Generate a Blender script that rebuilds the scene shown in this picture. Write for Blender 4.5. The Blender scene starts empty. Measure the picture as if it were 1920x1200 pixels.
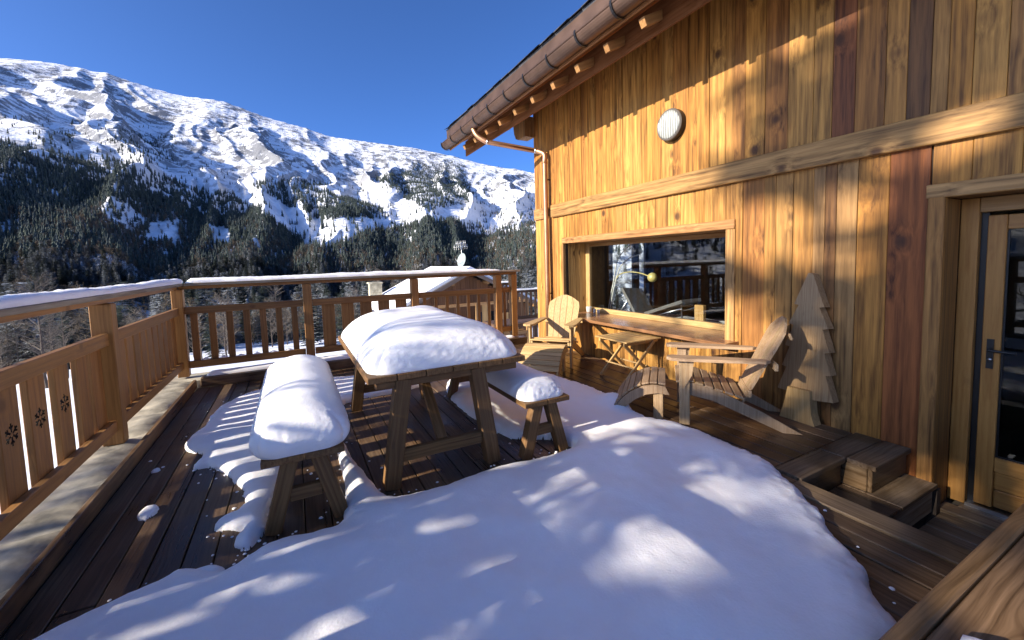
import bpy, bmesh, math, random
import numpy as np
from mathutils import Vector, Matrix
random.seed(7); rng = np.random.default_rng(11)
R = math.radians
scene = bpy.context.scene
COL = scene.collection

# ------------------------------------------------------------------ camera (calibrated from the photo's vanishing points)
FPX, CX, CY, CAMH = 780.0, 960.0, 547.5, 1.5
yaw, pitch, roll = R(27.69), R(-4.255), R(-1.693)
_F = np.array([math.sin(yaw)*math.cos(pitch), math.cos(yaw)*math.cos(pitch), math.sin(pitch)])
_r = np.array([math.cos(yaw), -math.sin(yaw), 0.0]); _u = np.cross(_r, _F)
_R = math.cos(roll)*_r + math.sin(roll)*_u
_U = -math.sin(roll)*_r + math.cos(roll)*_u
CAM = np.array([0, 0, CAMH])
cam_d = bpy.data.cameras.new('camera'); cam = bpy.data.objects.new('camera', cam_d); COL.objects.link(cam)
cam_d.sensor_fit = 'HORIZONTAL'; cam_d.sensor_width = 36.0; cam_d.lens = FPX/1920*36
cam_d.shift_y = -(600-CY)/1920; cam_d.clip_start = 0.05; cam_d.clip_end = 20000
m4 = Matrix.Identity(4)
for i in range(3):
    m4[i][0], m4[i][1], m4[i][2], m4[i][3] = _R[i], _U[i], -_F[i], CAM[i]
cam.matrix_world = m4; scene.camera = cam

# ------------------------------------------------------------------ sky, sun, exposure
SUN_EL, SUN_DY = math.atan(0.385), 0.04          # sun travels along +x, a touch +y, dropping 0.385 per metre
sun_dir = Vector((1, SUN_DY, -0.385)).normalized()
world = bpy.data.worlds.new('World'); scene.world = world; world.use_nodes = True
wn = world.node_tree.nodes; wl = world.node_tree.links
sky = wn.new('ShaderNodeTexSky'); sky.sky_type = 'NISHITA'; sky.sun_disc = False
sky.sun_elevation = R(21.0); sky.sun_rotation = math.atan2(-sun_dir.x, -sun_dir.y)
sky.altitude = 1500; sky.air_density = 0.55; sky.dust_density = 4.2; sky.ozone_density = 9.0
wn['Background'].inputs['Strength'].default_value = 0.15
wl.new(sky.outputs[0], wn['Background'].inputs['Color'])
sl = bpy.data.lights.new('sun', 'SUN'); sl.energy = 5.0; sl.angle = R(0.53); sl.color = (1.0, 0.91, 0.77)
so = bpy.data.objects.new('sun', sl); COL.objects.link(so); so.location = (-30, 0, 25)
so.rotation_euler = sun_dir.to_track_quat('-Z', 'Y').to_euler()
vs = scene.view_settings
vs.view_transform = 'Standard'; vs.look = 'None'; vs.gamma = 1.0; vs.exposure = 1.1; vs.use_curve_mapping = False

# ------------------------------------------------------------------ pixel helpers (a pixel gives a ray, the touched plane its distance)
def ray(x, y): return _F + _R*(x-CX)/FPX - _U*(y-CY)/FPX
def on(x, y, ax, v):
    d = ray(x, y); t = (v-CAM[ax])/d[ax]; return Vector(CAM + t*d)
def project(P):
    d = P - CAM; w = d@_F; w = np.where(np.abs(w) < 1e-6, 1e-6, w)
    return CX + FPX*(d@_R)/w, CY - FPX*(d@_U)/w, w

# ------------------------------------------------------------------ object helpers
WM = {}
def link(o, parent=None, M=None):
    COL.objects.link(o); M = M or Matrix.Identity(4); WM[o.name] = M
    if parent is not None:
        o.parent = parent; o.matrix_basis = WM[parent.name].inverted() @ M
    else: o.matrix_basis = M
    return o
def tag(o, label=None, cat=None, group=None, kind=None):
    if label: o['label'] = label
    if cat: o['category'] = cat
    if group: o['group'] = group
    if kind: o['kind'] = kind
    return o
def empty(name, loc, label, cat, group=None, rz=0):
    o = bpy.data.objects.new(name, None); o.empty_display_size = 0.1
    link(o, None, Matrix.Translation(Vector(loc)) @ Matrix.Rotation(rz, 4, 'Z'))
    return tag(o, label, cat, group)
def mesh(name, verts, faces, mat, parent=None, M=None, smooth=False, color=None):
    me = bpy.data.meshes.new(name); me.from_pydata([tuple(v) for v in verts], [], faces); me.update()
    if smooth: me.polygons.foreach_set('use_smooth', [True]*len(me.polygons))
    me.materials.append(mat)
    o = bpy.data.objects.new(name, me)
    if color is not None: o.color = (*color, 1)
    return link(o, parent, M)
def grid_mesh(name, V, mat, parent=None, smooth=True, keep=None, M=None):
    """V: (ny,nx,3) numpy vertex grid."""
    ny, nx = V.shape[:2]
    i = np.arange(ny*nx).reshape(ny, nx)
    q = np.stack([i[:-1, :-1], i[:-1, 1:], i[1:, 1:], i[1:, :-1]], -1).reshape(-1, 4)
    if keep is not None: q = q[keep.reshape(-1)]
    used = np.unique(q); rm = -np.ones(ny*nx, int); rm[used] = np.arange(len(used)); q = rm[q]; P = V.reshape(-1, 3)[used]
    me = bpy.data.meshes.new(name)
    me.vertices.add(len(P)); me.vertices.foreach_set('co', P.astype(np.float32).ravel())
    me.loops.add(q.size); me.loops.foreach_set('vertex_index', q.astype(np.int32).ravel())
    me.polygons.add(len(q)); me.polygons.foreach_set('loop_start', (np.arange(len(q))*4).astype(np.int32))
    me.polygons.foreach_set('loop_total', np.full(len(q), 4, np.int32))
    me.update(calc_edges=True); me.validate()
    if smooth: me.polygons.foreach_set('use_smooth', [True]*len(me.polygons))
    me.materials.append(mat)
    return link(bpy.data.objects.new(name, me), parent, M)
def chbox(w, t, L, c=0.004):
    """chamfered box, x in +-w/2, y in +-t/2, z in 0..L (grain along z)."""
    c = min(c, w*.3, t*.3, L*.3); V = []; F = []
    hx, hy = w/2, t/2
    ring = [(-hx+c, -hy), (hx-c, -hy), (hx, -hy+c), (hx, hy-c), (hx-c, hy), (-hx+c, hy), (-hx, hy-c), (-hx, -hy+c)]
    inner = [(-hx+c, -hy+c), (hx-c, -hy+c), (hx-c, -hy+c), (hx-c, hy-c), (hx-c, hy-c), (-hx+c, hy-c), (-hx+c, hy-c), (-hx+c, -hy+c)]
    for z in (c, L-c): V += [(x, y, z) for x, y in ring]
    b = len(V)
    cs = [(-hx+c, -hy+c), (hx-c, -hy+c), (hx-c, hy-c), (-hx+c, hy-c)]
    V += [(x, y, 0) for x, y in cs] + [(x, y, L) for x, y in cs]
    for i in range(8): F.append((i, (i+1) % 8, 8+(i+1) % 8, 8+i))
    F.append((b+3, b+2, b+1, b)); F.append((b+4, b+5, b+6, b+7))
    for k in range(4):
        i0, i1 = 2*k, 2*k+1
        F.append((b+k, b+(k+1) % 4, i1, i0)); F.append((i0+8, i1+8, b+4+(k+1) % 4, b+4+k))
        j = (i1+1) % 8; n = (k+1) % 4
        F.append((b+n, j, i1)); F.append((b+4+n, i1+8, j+8))
    return V, F
_cache = {}
def timber(name, parent, p0, p1, w, t, mat, side=(1, 0, 0), color=(1, 1, 1), ch=0.004):
    """squared timber from p0 to p1; w measured along 'side', t across. Grain runs along local z."""
    p0, p1 = Vector(p0), Vector(p1); z = p1-p0; L = z.length; z.normalize()
    x = Vector(side); x = (x - z*x.dot(z)).normalized(); y = z.cross(x)
    M = Matrix((( x.x, y.x, z.x, p0.x), (x.y, y.y, z.y, p0.y), (x.z, y.z, z.z, p0.z), (0, 0, 0, 1)))
    key = (name, round(w, 3), round(t, 3), round(L, 3), ch, mat.name)
    me = _cache.get(key)
    if me is None:
        V, F = chbox(w, t, L, ch); me = bpy.data.meshes.new(name); me.from_pydata(V, [], F); me.update(); me.materials.append(mat); _cache[key] = me
    o = bpy.data.objects.new(name, me); o.color = (*color, 1)
    return link(o, parent, M)
def local(root): return lambda p: WM[root.name] @ Vector(p)
def tube(name, pts, r, mat, parent=None, n=10, cap=True, radii=None, color=None):
    pts = [Vector(p) for p in pts]; V = []; F = []; up = None
    for i, p in enumerate(pts):
        d = (pts[min(i+1, len(pts)-1)] - pts[max(i-1, 0)]).normalized()
        if up is None: up = d.orthogonal().normalized()
        up = (up - d*up.dot(d)).normalized(); s = d.cross(up)
        rr = radii[i] if radii else r
        for k in range(n):
            a = 2*math.pi*k/n; V.append(p + (up*math.cos(a) + s*math.sin(a))*rr)
    for i in range(len(pts)-1):
        for k in range(n): F.append((i*n+k, i*n+(k+1) % n, (i+1)*n+(k+1) % n, (i+1)*n+k))
    if cap: F.append(tuple(range(n-1, -1, -1))); F.append(tuple((len(pts)-1)*n+k for k in range(n)))
    return mesh(name, V, F, mat, parent, smooth=True, color=color)
def smooth_path(pts, n=6):
    P = [Vector(p) for p in pts]; out = []
    for i in range(len(P)-1):
        a, b, c, d = P[max(i-1, 0)], P[i], P[i+1], P[min(i+2, len(P)-1)]
        for k in range(n):
            t = k/n
            out.append(.5*((2*b) + (c-a)*t + (2*a-5*b+4*c-d)*t*t + (3*b-a-3*c+d)*t**3))
    out.append(P[-1]); return out
def prism(name, outline, y0, y1, mat, parent=None, M=None, color=None):
    """outline in local (x,z), extruded along local y."""
    n = len(outline); V = [(x, y0, z) for x, z in outline] + [(x, y1, z) for x, z in outline]
    F = [tuple(range(n)), tuple(range(2*n-1, n-1, -1))] + [(i, n+i, n+(i+1) % n, (i+1) % n) for i in range(n)]
    return mesh(name, V, F, mat, parent, M, color=color)

# ------------------------------------------------------------------ numpy noise
def _hash(ix, iy, s):
    h = (ix.astype(np.int64)*374761393 + iy.astype(np.int64)*668265263 + s*1442695041) & 0xffffffff
    h = ((h ^ (h >> 13))*1274126177) & 0xffffffff
    return ((h ^ (h >> 16)) & 0xffff)/65535.0
def vnoise(x, y, s=0):
    ix, iy = np.floor(x), np.floor(y); fx, fy = x-ix, y-iy
    fx = fx*fx*fx*(fx*(fx*6-15)+10); fy = fy*fy*fy*(fy*(fy*6-15)+10)
    a, b = _hash(ix, iy, s), _hash(ix+1, iy, s); c, d = _hash(ix, iy+1, s), _hash(ix+1, iy+1, s)
    return (a+(b-a)*fx)*(1-fy) + (c+(d-c)*fx)*fy
def fbm(x, y, o=5, s=0):
    v = 0; a = .5; t = 0
    for k in range(o): v = v + a*(vnoise(x, y, s+k)*2-1); t += a; a *= .5; x = x*2.03+17.1; y = y*2.03+9.3
    return v/t
def ridged(x, y, o=5, s=0):
    v = 0; a = .5; t = 0
    for k in range(o): v = v + a*(1-np.abs(vnoise(x, y, s+k)*2-1)*1.6); t += a; a *= .5; x = x*2.1+5.3; y = y*2.1+1.7
    return v/t

# ------------------------------------------------------------------ materials
def new_mat(name):
    m = bpy.data.materials.new(name); m.use_nodes = True
    return m, m.node_tree.nodes, m.node_tree.links, m.node_tree.nodes['Principled BSDF']
def N(n, t, **kw):
    x = n.new(t)
    for k, v in kw.items(): setattr(x, k, v)
    return x
def math_(n, l, op, a, b=None, c=None, clamp=False):
    x = n.new('ShaderNodeMath'); x.operation = op; x.use_clamp = clamp
    for i, v in enumerate((a, b, c)):
        if v is None: continue
        if isinstance(v, (int, float)): x.inputs[i].default_value = v
        else: l.new(v, x.inputs[i])
    return x.outputs[0]
def ramp(n, l, src, stops):
    r = n.new('ShaderNodeValToRGB'); e = r.color_ramp.elements
    while len(e) < len(stops): e.new(.5)
    for el, (p, c) in zip(e, stops):
        el.position = p; el.color = (*c, 1) if len(c) == 3 else c
    l.new(src, r.inputs[0]); return r.outputs[0]
def mixc(n, l, fac, a, b, mode='MIX'):
    x = n.new('ShaderNodeMix'); x.data_type = 'RGBA'; x.blend_type = mode
    for s, v in (('Factor', fac), ('A', a), ('B', b)):
        i = [k for k in x.inputs if k.name == s and (k.type == ('VALUE' if s == 'Factor' else 'RGBA'))][0]
        if isinstance(v, (int, float)): i.default_value = v
        elif isinstance(v, tuple): i.default_value = (*v, 1)
        else: l.new(v, i)
    return [o for o in x.outputs if o.type == 'RGBA'][0]
def wood(name, dark=.45, light=1.15, knots=.8, rough=.62, gs=1.0, weather=None, wet=0, bump=.25, spec=.3):
    m, n, l, p = new_mat(name)
    tc = N(n, 'ShaderNodeTexCoord'); oi = N(n, 'ShaderNodeObjectInfo')
    off = N(n, 'ShaderNodeCombineXYZ'); rr = math_(n, l, 'MULTIPLY', oi.outputs['Random'], 37.0)
    r2 = math_(n, l, 'MULTIPLY', oi.outputs['Random'], 91.0)
    l.new(rr, off.inputs[0]); l.new(r2, off.inputs[2]); l.new(rr, off.inputs[1])
    add = N(n, 'ShaderNodeVectorMath', operation='ADD'); l.new(tc.outputs['Object'], add.inputs[0]); l.new(off.outputs[0], add.inputs[1])
    P = add.outputs[0]
    def scaled(vec, s):
        v = N(n, 'ShaderNodeVectorMath', operation='MULTIPLY'); l.new(vec, v.inputs[0]); v.inputs[1].default_value = s; return v.outputs[0]
    kn = N(n, 'ShaderNodeTexVoronoi', feature='F1'); l.new(scaled(P, (6.0*gs, 2.6*gs, 2.2*gs)), kn.inputs['Vector']); kn.inputs['Scale'].default_value = 1.0
    kd = kn.outputs['Distance']
    kw = math_(n, l, 'POWER', math_(n, l, 'SUBTRACT', 1.0, math_(n, l, 'MULTIPLY', kd, 2.2), clamp=True), 2.0)
    wob = N(n, 'ShaderNodeTexNoise'); l.new(scaled(P, (2.5*gs, 2.5*gs, .9*gs)), wob.inputs['Vector']); wob.inputs['Scale'].default_value = 1.0; wob.inputs['Detail'].default_value = 2.0
    sep = N(n, 'ShaderNodeSeparateXYZ'); l.new(P, sep.inputs[0])
    wx = math_(n, l, 'ADD', sep.outputs[0], math_(n, l, 'ADD', math_(n, l, 'MULTIPLY', wob.outputs[0], .065/gs), math_(n, l, 'MULTIPLY', kw, .05*knots/gs)))
    cmb = N(n, 'ShaderNodeCombineXYZ'); l.new(wx, cmb.inputs[0]); l.new(sep.outputs[1], cmb.inputs[1]); l.new(sep.outputs[2], cmb.inputs[2])
    g1 = N(n, 'ShaderNodeTexNoise'); l.new(scaled(cmb.outputs[0], (56*gs, 30*gs, 1.1*gs)), g1.inputs['Vector']); g1.inputs['Scale'].default_value = 1.0; g1.inputs['Detail'].default_value = 3.0
    g2 = N(n, 'ShaderNodeTexNoise'); l.new(scaled(cmb.outputs[0], (190*gs, 130*gs, 6.5*gs)), g2.inputs['Vector']); g2.inputs['Scale'].default_value = 1.0; g2.inputs['Detail'].default_value = 3.0
    big = N(n, 'ShaderNodeTexNoise'); l.new(scaled(P, (3, 3, .8)), big.inputs['Vector']); big.inputs['Scale'].default_value = 1.0; big.inputs['Detail'].default_value = 3.0
    s = math_(n, l, 'ADD', math_(n, l, 'MULTIPLY', g1.outputs[0], .72), math_(n, l, 'ADD', math_(n, l, 'MULTIPLY', g2.outputs[0], .20), math_(n, l, 'MULTIPLY', big.outputs[0], .18)))
    md_ = (dark+light)/2*.98; sh = ramp(n, l, s, [(.36, (dark, dark*.84, dark*.66)), (.52, (md_, md_*.96, md_*.9)), (.70, (light,)*3)])
    col = mixc(n, l, 1.0, oi.outputs['Color'], sh, 'MULTIPLY')
    kc = ramp(n, l, kd, [(0.0, (1, 1, 1)), (.07, (.8,)*3), (.13, (.12,)*3), (.22, (0, 0, 0))])
    col = mixc(n, l, math_(n, l, 'MULTIPLY', kc, knots), col, (.055, .022, .009))
    rgh = math_(n, l, 'ADD', rough-.1, math_(n, l, 'MULTIPLY', g1.outputs[0], .2))
    if weather:
        geo = N(n, 'ShaderNodeNewGeometry'); wz = N(n, 'ShaderNodeTexNoise'); l.new(geo.outputs['Position'], wz.inputs['Vector'])
        wz.inputs['Scale'].default_value = 1.7; wz.inputs['Detail'].default_value = 5.0
        wf = ramp(n, l, wz.outputs[0], [(.38, (0, 0, 0)), (.66, (1, 1, 1))])
        grey = mixc(n, l, 1.0, weather, sh, 'MULTIPLY')
        col = mixc(n, l, math_(n, l, 'MULTIPLY', wf, .75), col, grey)
    if wet:
        geo = N(n, 'ShaderNodeNewGeometry'); wz = N(n, 'ShaderNodeTexNoise'); l.new(geo.outputs['Position'], wz.inputs['Vector'])
        wz.inputs['Scale'].default_value = 1.1; wz.inputs['Detail'].default_value = 4.0; wz.inputs['Distortion'].default_value = .6
        wf = ramp(n, l, wz.outputs[0], [(.46, (0, 0, 0)), (.56, (1, 1, 1))])
        col = mixc(n, l, math_(n, l, 'MULTIPLY', wf, wet), col, mixc(n, l, 1.0, col, (.42, .40, .40), 'MULTIPLY'))
        rgh = math_(n, l, 'SUBTRACT', rgh, math_(n, l, 'MULTIPLY', wf, .28*wet))
    l.new(col, p.inputs['Base Color']); l.new(rgh, p.inputs['Roughness']); p.inputs['Specular IOR Level'].default_value = spec
    bp = N(n, 'ShaderNodeBump'); bp.inputs['Strength'].default_value = bump; bp.inputs['Distance'].default_value = .004
    l.new(math_(n, l, 'ADD', g1.outputs[0], math_(n, l, 'MULTIPLY', g2.outputs[0], .6)), bp.inputs['Height']); l.new(bp.outputs[0], p.inputs['Normal'])
    return m
def plain(name, col, rough=.5, metal=0, var=.0, scale=8, bump=0, spec=.5):
    m, n, l, p = new_mat(name); p.inputs['Roughness'].default_value = rough; p.inputs['Metallic'].default_value = metal; p.inputs['Specular IOR Level'].default_value = spec
    tc = N(n, 'ShaderNodeTexCoord'); nz = N(n, 'ShaderNodeTexNoise'); l.new(tc.outputs['Object'], nz.inputs['Vector']); nz.inputs['Scale'].default_value = scale; nz.inputs['Detail'].default_value = 6
    c = ramp(n, l, nz.outputs[0], [(.3, tuple(x*(1-var) for x in col)), (.7, tuple(min(1, x*(1+var)) for x in col))]); l.new(c, p.inputs['Base Color'])
    if bump:
        b = N(n, 'ShaderNodeBump'); b.inputs['Strength'].default_value = bump; b.inputs['Distance'].default_value = .01; l.new(nz.outputs[0], b.inputs['Height']); l.new(b.outputs[0], p.inputs['Normal'])
    return m
def snow_mat(name='snow', sparkle=True):
    m, n, l, p = new_mat(name)
    geo = N(n, 'ShaderNodeNewGeometry')
    a = N(n, 'ShaderNodeTexNoise'); l.new(geo.outputs['Position'], a.inputs['Vector']); a.inputs['Scale'].default_value = 14; a.inputs['Detail'].default_value = 6
    b = N(n, 'ShaderNodeTexNoise'); l.new(geo.outputs['Position'], b.inputs['Vector']); b.inputs['Scale'].default_value = 75; b.inputs['Detail'].default_value = 8
    c = ramp(n, l, a.outputs[0], [(.3, (.92, .895, .88)), (.7, (.945, .92, .905))]); l.new(c, p.inputs['Base Color'])
    p.inputs['Roughness'].default_value = .55; p.inputs['Specular IOR Level'].default_value = .35
    p.inputs['Subsurface Weight'].default_value = .35; p.inputs['Subsurface Radius'].default_value = (.03, .035, .045); p.inputs['Subsurface Scale'].default_value = .4
    h = math_(n, l, 'ADD', math_(n, l, 'MULTIPLY', a.outputs[0], .5), math_(n, l, 'MULTIPLY', b.outputs[0], .55))
    bp = N(n, 'ShaderNodeBump'); bp.inputs['Strength'].default_value = .4; bp.inputs['Distance'].default_value = .008; l.new(h, bp.inputs['Height']); l.new(bp.outputs[0], p.inputs['Normal'])
    return m
W_WALL = wood('wall_wood', .20, 1.0, 1.0, .6, 1.0, bump=.4)
W_DECK = wood('deck_wood', .28, .82, .5, .55, 1.2, weather=(.20, .145, .095), wet=.9, bump=.4)
W_RAIL = wood('rail_wood', .48, .92, .55, .5, 1.3, bump=.15)
W_FURN = wood('furniture_wood', .36, .86, .5, .62, 1.4, weather=(.19, .115, .055), bump=.3)
W_CHAIR = wood('chair_wood', .54, .94, .25, .6, 2.2, bump=.25)
W_GREY = wood('weathered_wood', .42, 1.0, .4, .75, 1.2, weather=(.26, .24, .21), bump=.5)
W_DOOR = wood('door_wood', .58, .92, .3, .42, 1.6, bump=.08)
SNOW = snow_mat()
COPPER = plain('brown_metal', (.12, .072, .05), .48, .7, .25, 5)
PIPE = plain('copper_pipe', (.42, .22, .12), .42, .8, .22, 4)
BLACK = plain('black_metal', (.012, .012, .013), .4, .3, .2)
STEEL = plain('steel', (.55, .55, .56), .3, 1, .1)
BRASS = plain('brass', (.70, .58, .20), .35, .2, .1)
PALE = plain('pale_enamel', (.72, .70, .64), .35, 0, .05)
SLATE = plain('slate', (.045, .045, .05), .6, 0, .4, 20, .3)
STONE = plain('ledge_stone', (.34, .30, .22), .85, 0, .6, 6, 1.0)
def glass_mat(name, tint=(.93, .96, .95), base=.05):
    m = bpy.data.materials.new(name); m.use_nodes = True; n = m.node_tree.nodes; l = m.node_tree.links; n.remove(n['Principled BSDF'])
    t = N(n, 'ShaderNodeBsdfTransparent'); t.inputs[0].default_value = (*tint, 1); g = N(n, 'ShaderNodeBsdfGlossy'); g.inputs['Roughness'].default_value = .01
    ge = N(n, 'ShaderNodeNewGeometry'); mx = N(n, 'ShaderNodeMixShader'); dp = N(n, 'ShaderNodeVectorMath', operation='DOT_PRODUCT')
    l.new(ge.outputs['Incoming'], dp.inputs[0]); l.new(ge.outputs['Normal'], dp.inputs[1])
    sch = math_(n, l, 'POWER', math_(n, l, 'SUBTRACT', 1.0, math_(n, l, 'ABSOLUTE', dp.outputs['Value']), clamp=True), 5.0)
    l.new(math_(n, l, 'ADD', math_(n, l, 'MULTIPLY', sch, 1-base), base, clamp=True), mx.inputs[0]); l.new(t.outputs[0], mx.inputs[1]); l.new(g.outputs[0], mx.inputs[2]); l.new(mx.outputs[0], n['Material Output'].inputs[0])
    return m
GLASS = glass_mat('window_glass', (.90, .92, .91), .075)
DGLASS = glass_mat('door_glass', (.45, .48, .47), .03)

HONEY = [(.52, .25, .052), (.56, .285, .068), (.49, .225, .044), (.53, .27, .064), (.45, .20, .042), (.40, .17, .036), (.51, .245, .052), (.47, .228, .056)]
def honey(): 
    c = random.choice(HONEY); k = random.uniform(.92, 1.08); return tuple(x*k for x in c)
def jit(c, a=.12):
    k = random.uniform(1-a, 1+a); return (c[0]*k*random.uniform(.97, 1.03), c[1]*k, c[2]*k*random.uniform(.95, 1.05))

# ================================================================== SETTING: terrain
RIDGE = np.array([(-180, 4), (-130, 5), (-100, 6), (-80, 8), (-60, 14), (-40, 17), (-23.4, 17.9), (-21.7, 18.1), (-18.5, 18.6), (-15, 18.8), (-11.5, 18.2), (-9.3, 18.0), (-5.6, 18.05),
    (-1.6, 17.15), (1.7, 16.6), (5.2, 15.7), (10.2, 15.25), (14.9, 15.0), (20.4, 14.1), (23.9, 13.2), (31, 11.8), (45, 10), (70, 8), (110, 6), (180, 4)])
def ground(x, y):
    x = np.asarray(x, float); y = np.asarray(y, float)
    r = np.hypot(x, y)+1e-6; th = np.degrees(np.arctan2(x, y))
    el = np.interp(th, RIDGE[:, 0], RIDGE[:, 1]); Rr = np.interp(th, [-180, -60, -20, 10, 35, 180], [2600, 2700, 2700, 2300, 2200, 2600])
    hr = 1.5 + Rr*np.tan(np.radians(el))
    fw = np.clip((np.cos(np.radians(th+5))+.35)/.8, 0, 1)                  # 1 towards the valley, 0 behind the house
    near = -2.4 - np.clip(r-9, 0, 290)*.13*fw
    base = -2.4 - 290*.13*fw
    t = np.clip((r-300)/(Rr-300), 0, 1)
    h = np.where(r < 300, near, base + (hr-base)*t**1.22)
    damp = np.clip((r-200)/700, 0, 1)*np.clip((Rr+60-r)/500, .10, 1)
    n1 = ridged(x/620+3, y/620+1, 4, 3)-.45
    th_r = np.radians(th)
    gul = ridged(th_r*9+fbm(x/500, y/500, 3, 40)*.9, r/1500, 3, 21)-.45
    n2 = fbm(x/90, y/90, 5, 9)
    h = h + damp*(n1*45 + gul*62 + n2*9) - damp*8
    h = h + np.clip((r-14)/30, 0, 1)*fbm(x/18, y/18, 4, 5)*1.1*np.clip(fw, .3, 1)
    h = np.where(r > Rr, h - (r-Rr)*.55, h)
    return h
th = np.concatenate([np.arange(-180, -66, 3.0), np.arange(-66, -27, .5), np.arange(-27, 34, .11), np.arange(34, 70, .7), np.arange(70, 181, 3.0)])
rr = np.concatenate([np.array([1.0, 4, 7, 10, 13]), np.geomspace(16, 300, 60)[:-1], np.geomspace(300, 3300, 330)])
TH, RR = np.meshgrid(np.radians(th), rr)
TX, TY = RR*np.sin(TH), RR*np.cos(TH)
TZ = ground(TX, TY)
def terrain_mat():
    m, n, l, p = new_mat('snowy_mountain'); geo = N(n, 'ShaderNodeNewGeometry')
    def nz(s, d=6, dist=0): 
        x = N(n, 'ShaderNodeTexNoise'); l.new(geo.outputs['Position'], x.inputs['Vector']); x.inputs['Scale'].default_value = s; x.inputs['Detail'].default_value = d; x.inputs['Distortion'].default_value = dist; return x.outputs[0]
    sp = N(n, 'ShaderNodeSeparateXYZ'); l.new(geo.outputs['Normal'], sp.inputs[0]); ps = N(n, 'ShaderNodeSeparateXYZ'); l.new(geo.outputs['Position'], ps.inputs[0])
    steep = math_(n, l, 'SUBTRACT', 1.0, sp.outputs[2])
    high = ramp(n, l, math_(n, l, 'DIVIDE', ps.outputs[2], 900.0), [(.12, (0, 0, 0)), (.35, (1, 1, 1))])
    a = nz(.0045, 12, .15); b = nz(.035, 12, .1); c = nz(.2, 8)
    v = math_(n, l, 'ADD', math_(n, l, 'MULTIPLY', a, .30), math_(n, l, 'ADD', math_(n, l, 'MULTIPLY', b, .55), math_(n, l, 'MULTIPLY', c, .35)))
    v = math_(n, l, 'ADD', v, math_(n, l, 'MULTIPLY', steep, .42))
    rock = math_(n, l, 'MULTIPLY', ramp(n, l, v, [(.635, (0, 0, 0)), (.72, (1, 1, 1))]), math_(n, l, 'ADD', .20, math_(n, l, 'MULTIPLY', high, .62)))
    rc = ramp(n, l, c, [(.3, (.032, .034, .040)), (.7, (.085, .085, .090))])
    l.new(mixc(n, l, rock, (.88, .89, .92), rc), p.inputs['Base Color']); p.inputs['Roughness'].default_value = .7; p.inputs['Specular IOR Level'].default_value = .15
    bp = N(n, 'ShaderNodeBump'); bp.inputs['Strength'].default_value = .8; bp.inputs['Distance'].default_value = 6; l.new(math_(n, l, 'ADD', b, math_(n, l, 'MULTIPLY', c, .3)), bp.inputs['Height'])
    bf = N(n, 'ShaderNodeMix'); l.new(bp.outputs[0], p.inputs['Normal']); n.remove(bf)
    far = ramp(n, l, math_(n, l, 'DIVIDE', N_dist(n, l, geo), 400.0), [(.2, (0, 0, 0)), (1, (1, 1, 1))]); l.new(far, bp.inputs['Strength'])
    return m
def N_dist(n, l, geo):
    v = N(n, 'ShaderNodeVectorMath', operation='LENGTH'); l.new(geo.outputs['Position'], v.inputs[0]); return v.outputs['Value']
terrain = grid_mesh('terrain', np.stack([TX, TY, TZ], -1), terrain_mat())
tag(terrain, kind='structure')

# ------------------------------------------------------------------ vegetation prototypes
def foliage_mat(name, c0, c1, snow=.0):
    m, n, l, p = new_mat(name); geo = N(n, 'ShaderNodeNewGeometry'); oi = N(n, 'ShaderNodeObjectInfo')
    k = math_(n, l, 'FRACT', math_(n, l, 'ADD', geo.outputs['Random Per Island'], oi.outputs['Random']))
    c = ramp(n, l, k, [(0, c0), (1, c1)])
    if snow:
        sp = N(n, 'ShaderNodeSeparateXYZ'); l.new(geo.outputs['Normal'], sp.inputs[0]); az = math_(n, l, 'ABSOLUTE', sp.outputs[2])
        nz = N(n, 'ShaderNodeTexNoise'); l.new(geo.outputs['Position'], nz.inputs['Vector']); nz.inputs['Scale'].default_value = .7; nz.inputs['Detail'].default_value = 4
        f = ramp(n, l, math_(n, l, 'MULTIPLY', az, nz.outputs[0]), [(.42-snow*.15, (0, 0, 0)), (.52-snow*.1, (1, 1, 1))])
        c = mixc(n, l, math_(n, l, 'MULTIPLY', f, .42), c, (.7, .73, .78))
    l.new(c, p.inputs['Base Color']); p.inputs['Roughness'].default_value = .8; p.inputs['Specular IOR Level'].default_value = .1
    return m
NEEDLE = foliage_mat('spruce_needles', (.034, .048, .044), (.080, .094, .074))
NEEDLE_S = foliage_mat('snowy_needles', (.036, .048, .050), (.082, .096, .090), .3)
TWIG = foliage_mat('bare_twigs', (.085, .072, .060), (.20, .165, .13))
TWIG2 = foliage_mat('larch_twigs', (.10, .078, .055), (.22, .17, .11))
BARK = plain('bark', (.075, .055, .042), .9, 0, .35, 6, .5)
def tri_mesh(name, V, F, mat):
    me = bpy.data.meshes.new(name); me.from_pydata(V, [], F); me.update(); me.materials.append(mat); return me
def far_spruce(seed, tiers=7, seg=6, wide=.17):
    r = random.Random(seed); V = []; F = []
    for t in range(tiers):                       # unit height, ragged skirts
        z0 = .04+.90*t/tiers; z1 = min(1.0, z0+.24); R0 = wide*(1-t/tiers*.88)*r.uniform(.85, 1.15)
        b = len(V); V.append((r.uniform(-.01, .01), r.uniform(-.01, .01), z1)); a0 = r.random()*6
        for k in range(seg*2):
            a = a0+math.pi*k/seg; q = R0*(1 if k % 2 == 0 else .5)*r.uniform(.7, 1.2); V.append((q*math.cos(a), q*math.sin(a), z0+(0 if k % 2 == 0 else .05)+r.uniform(-.02, .02)))
        for k in range(seg*2): F.append((b, b+1+k, b+1+(k+1) % (seg*2)))
    return V, F
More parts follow.
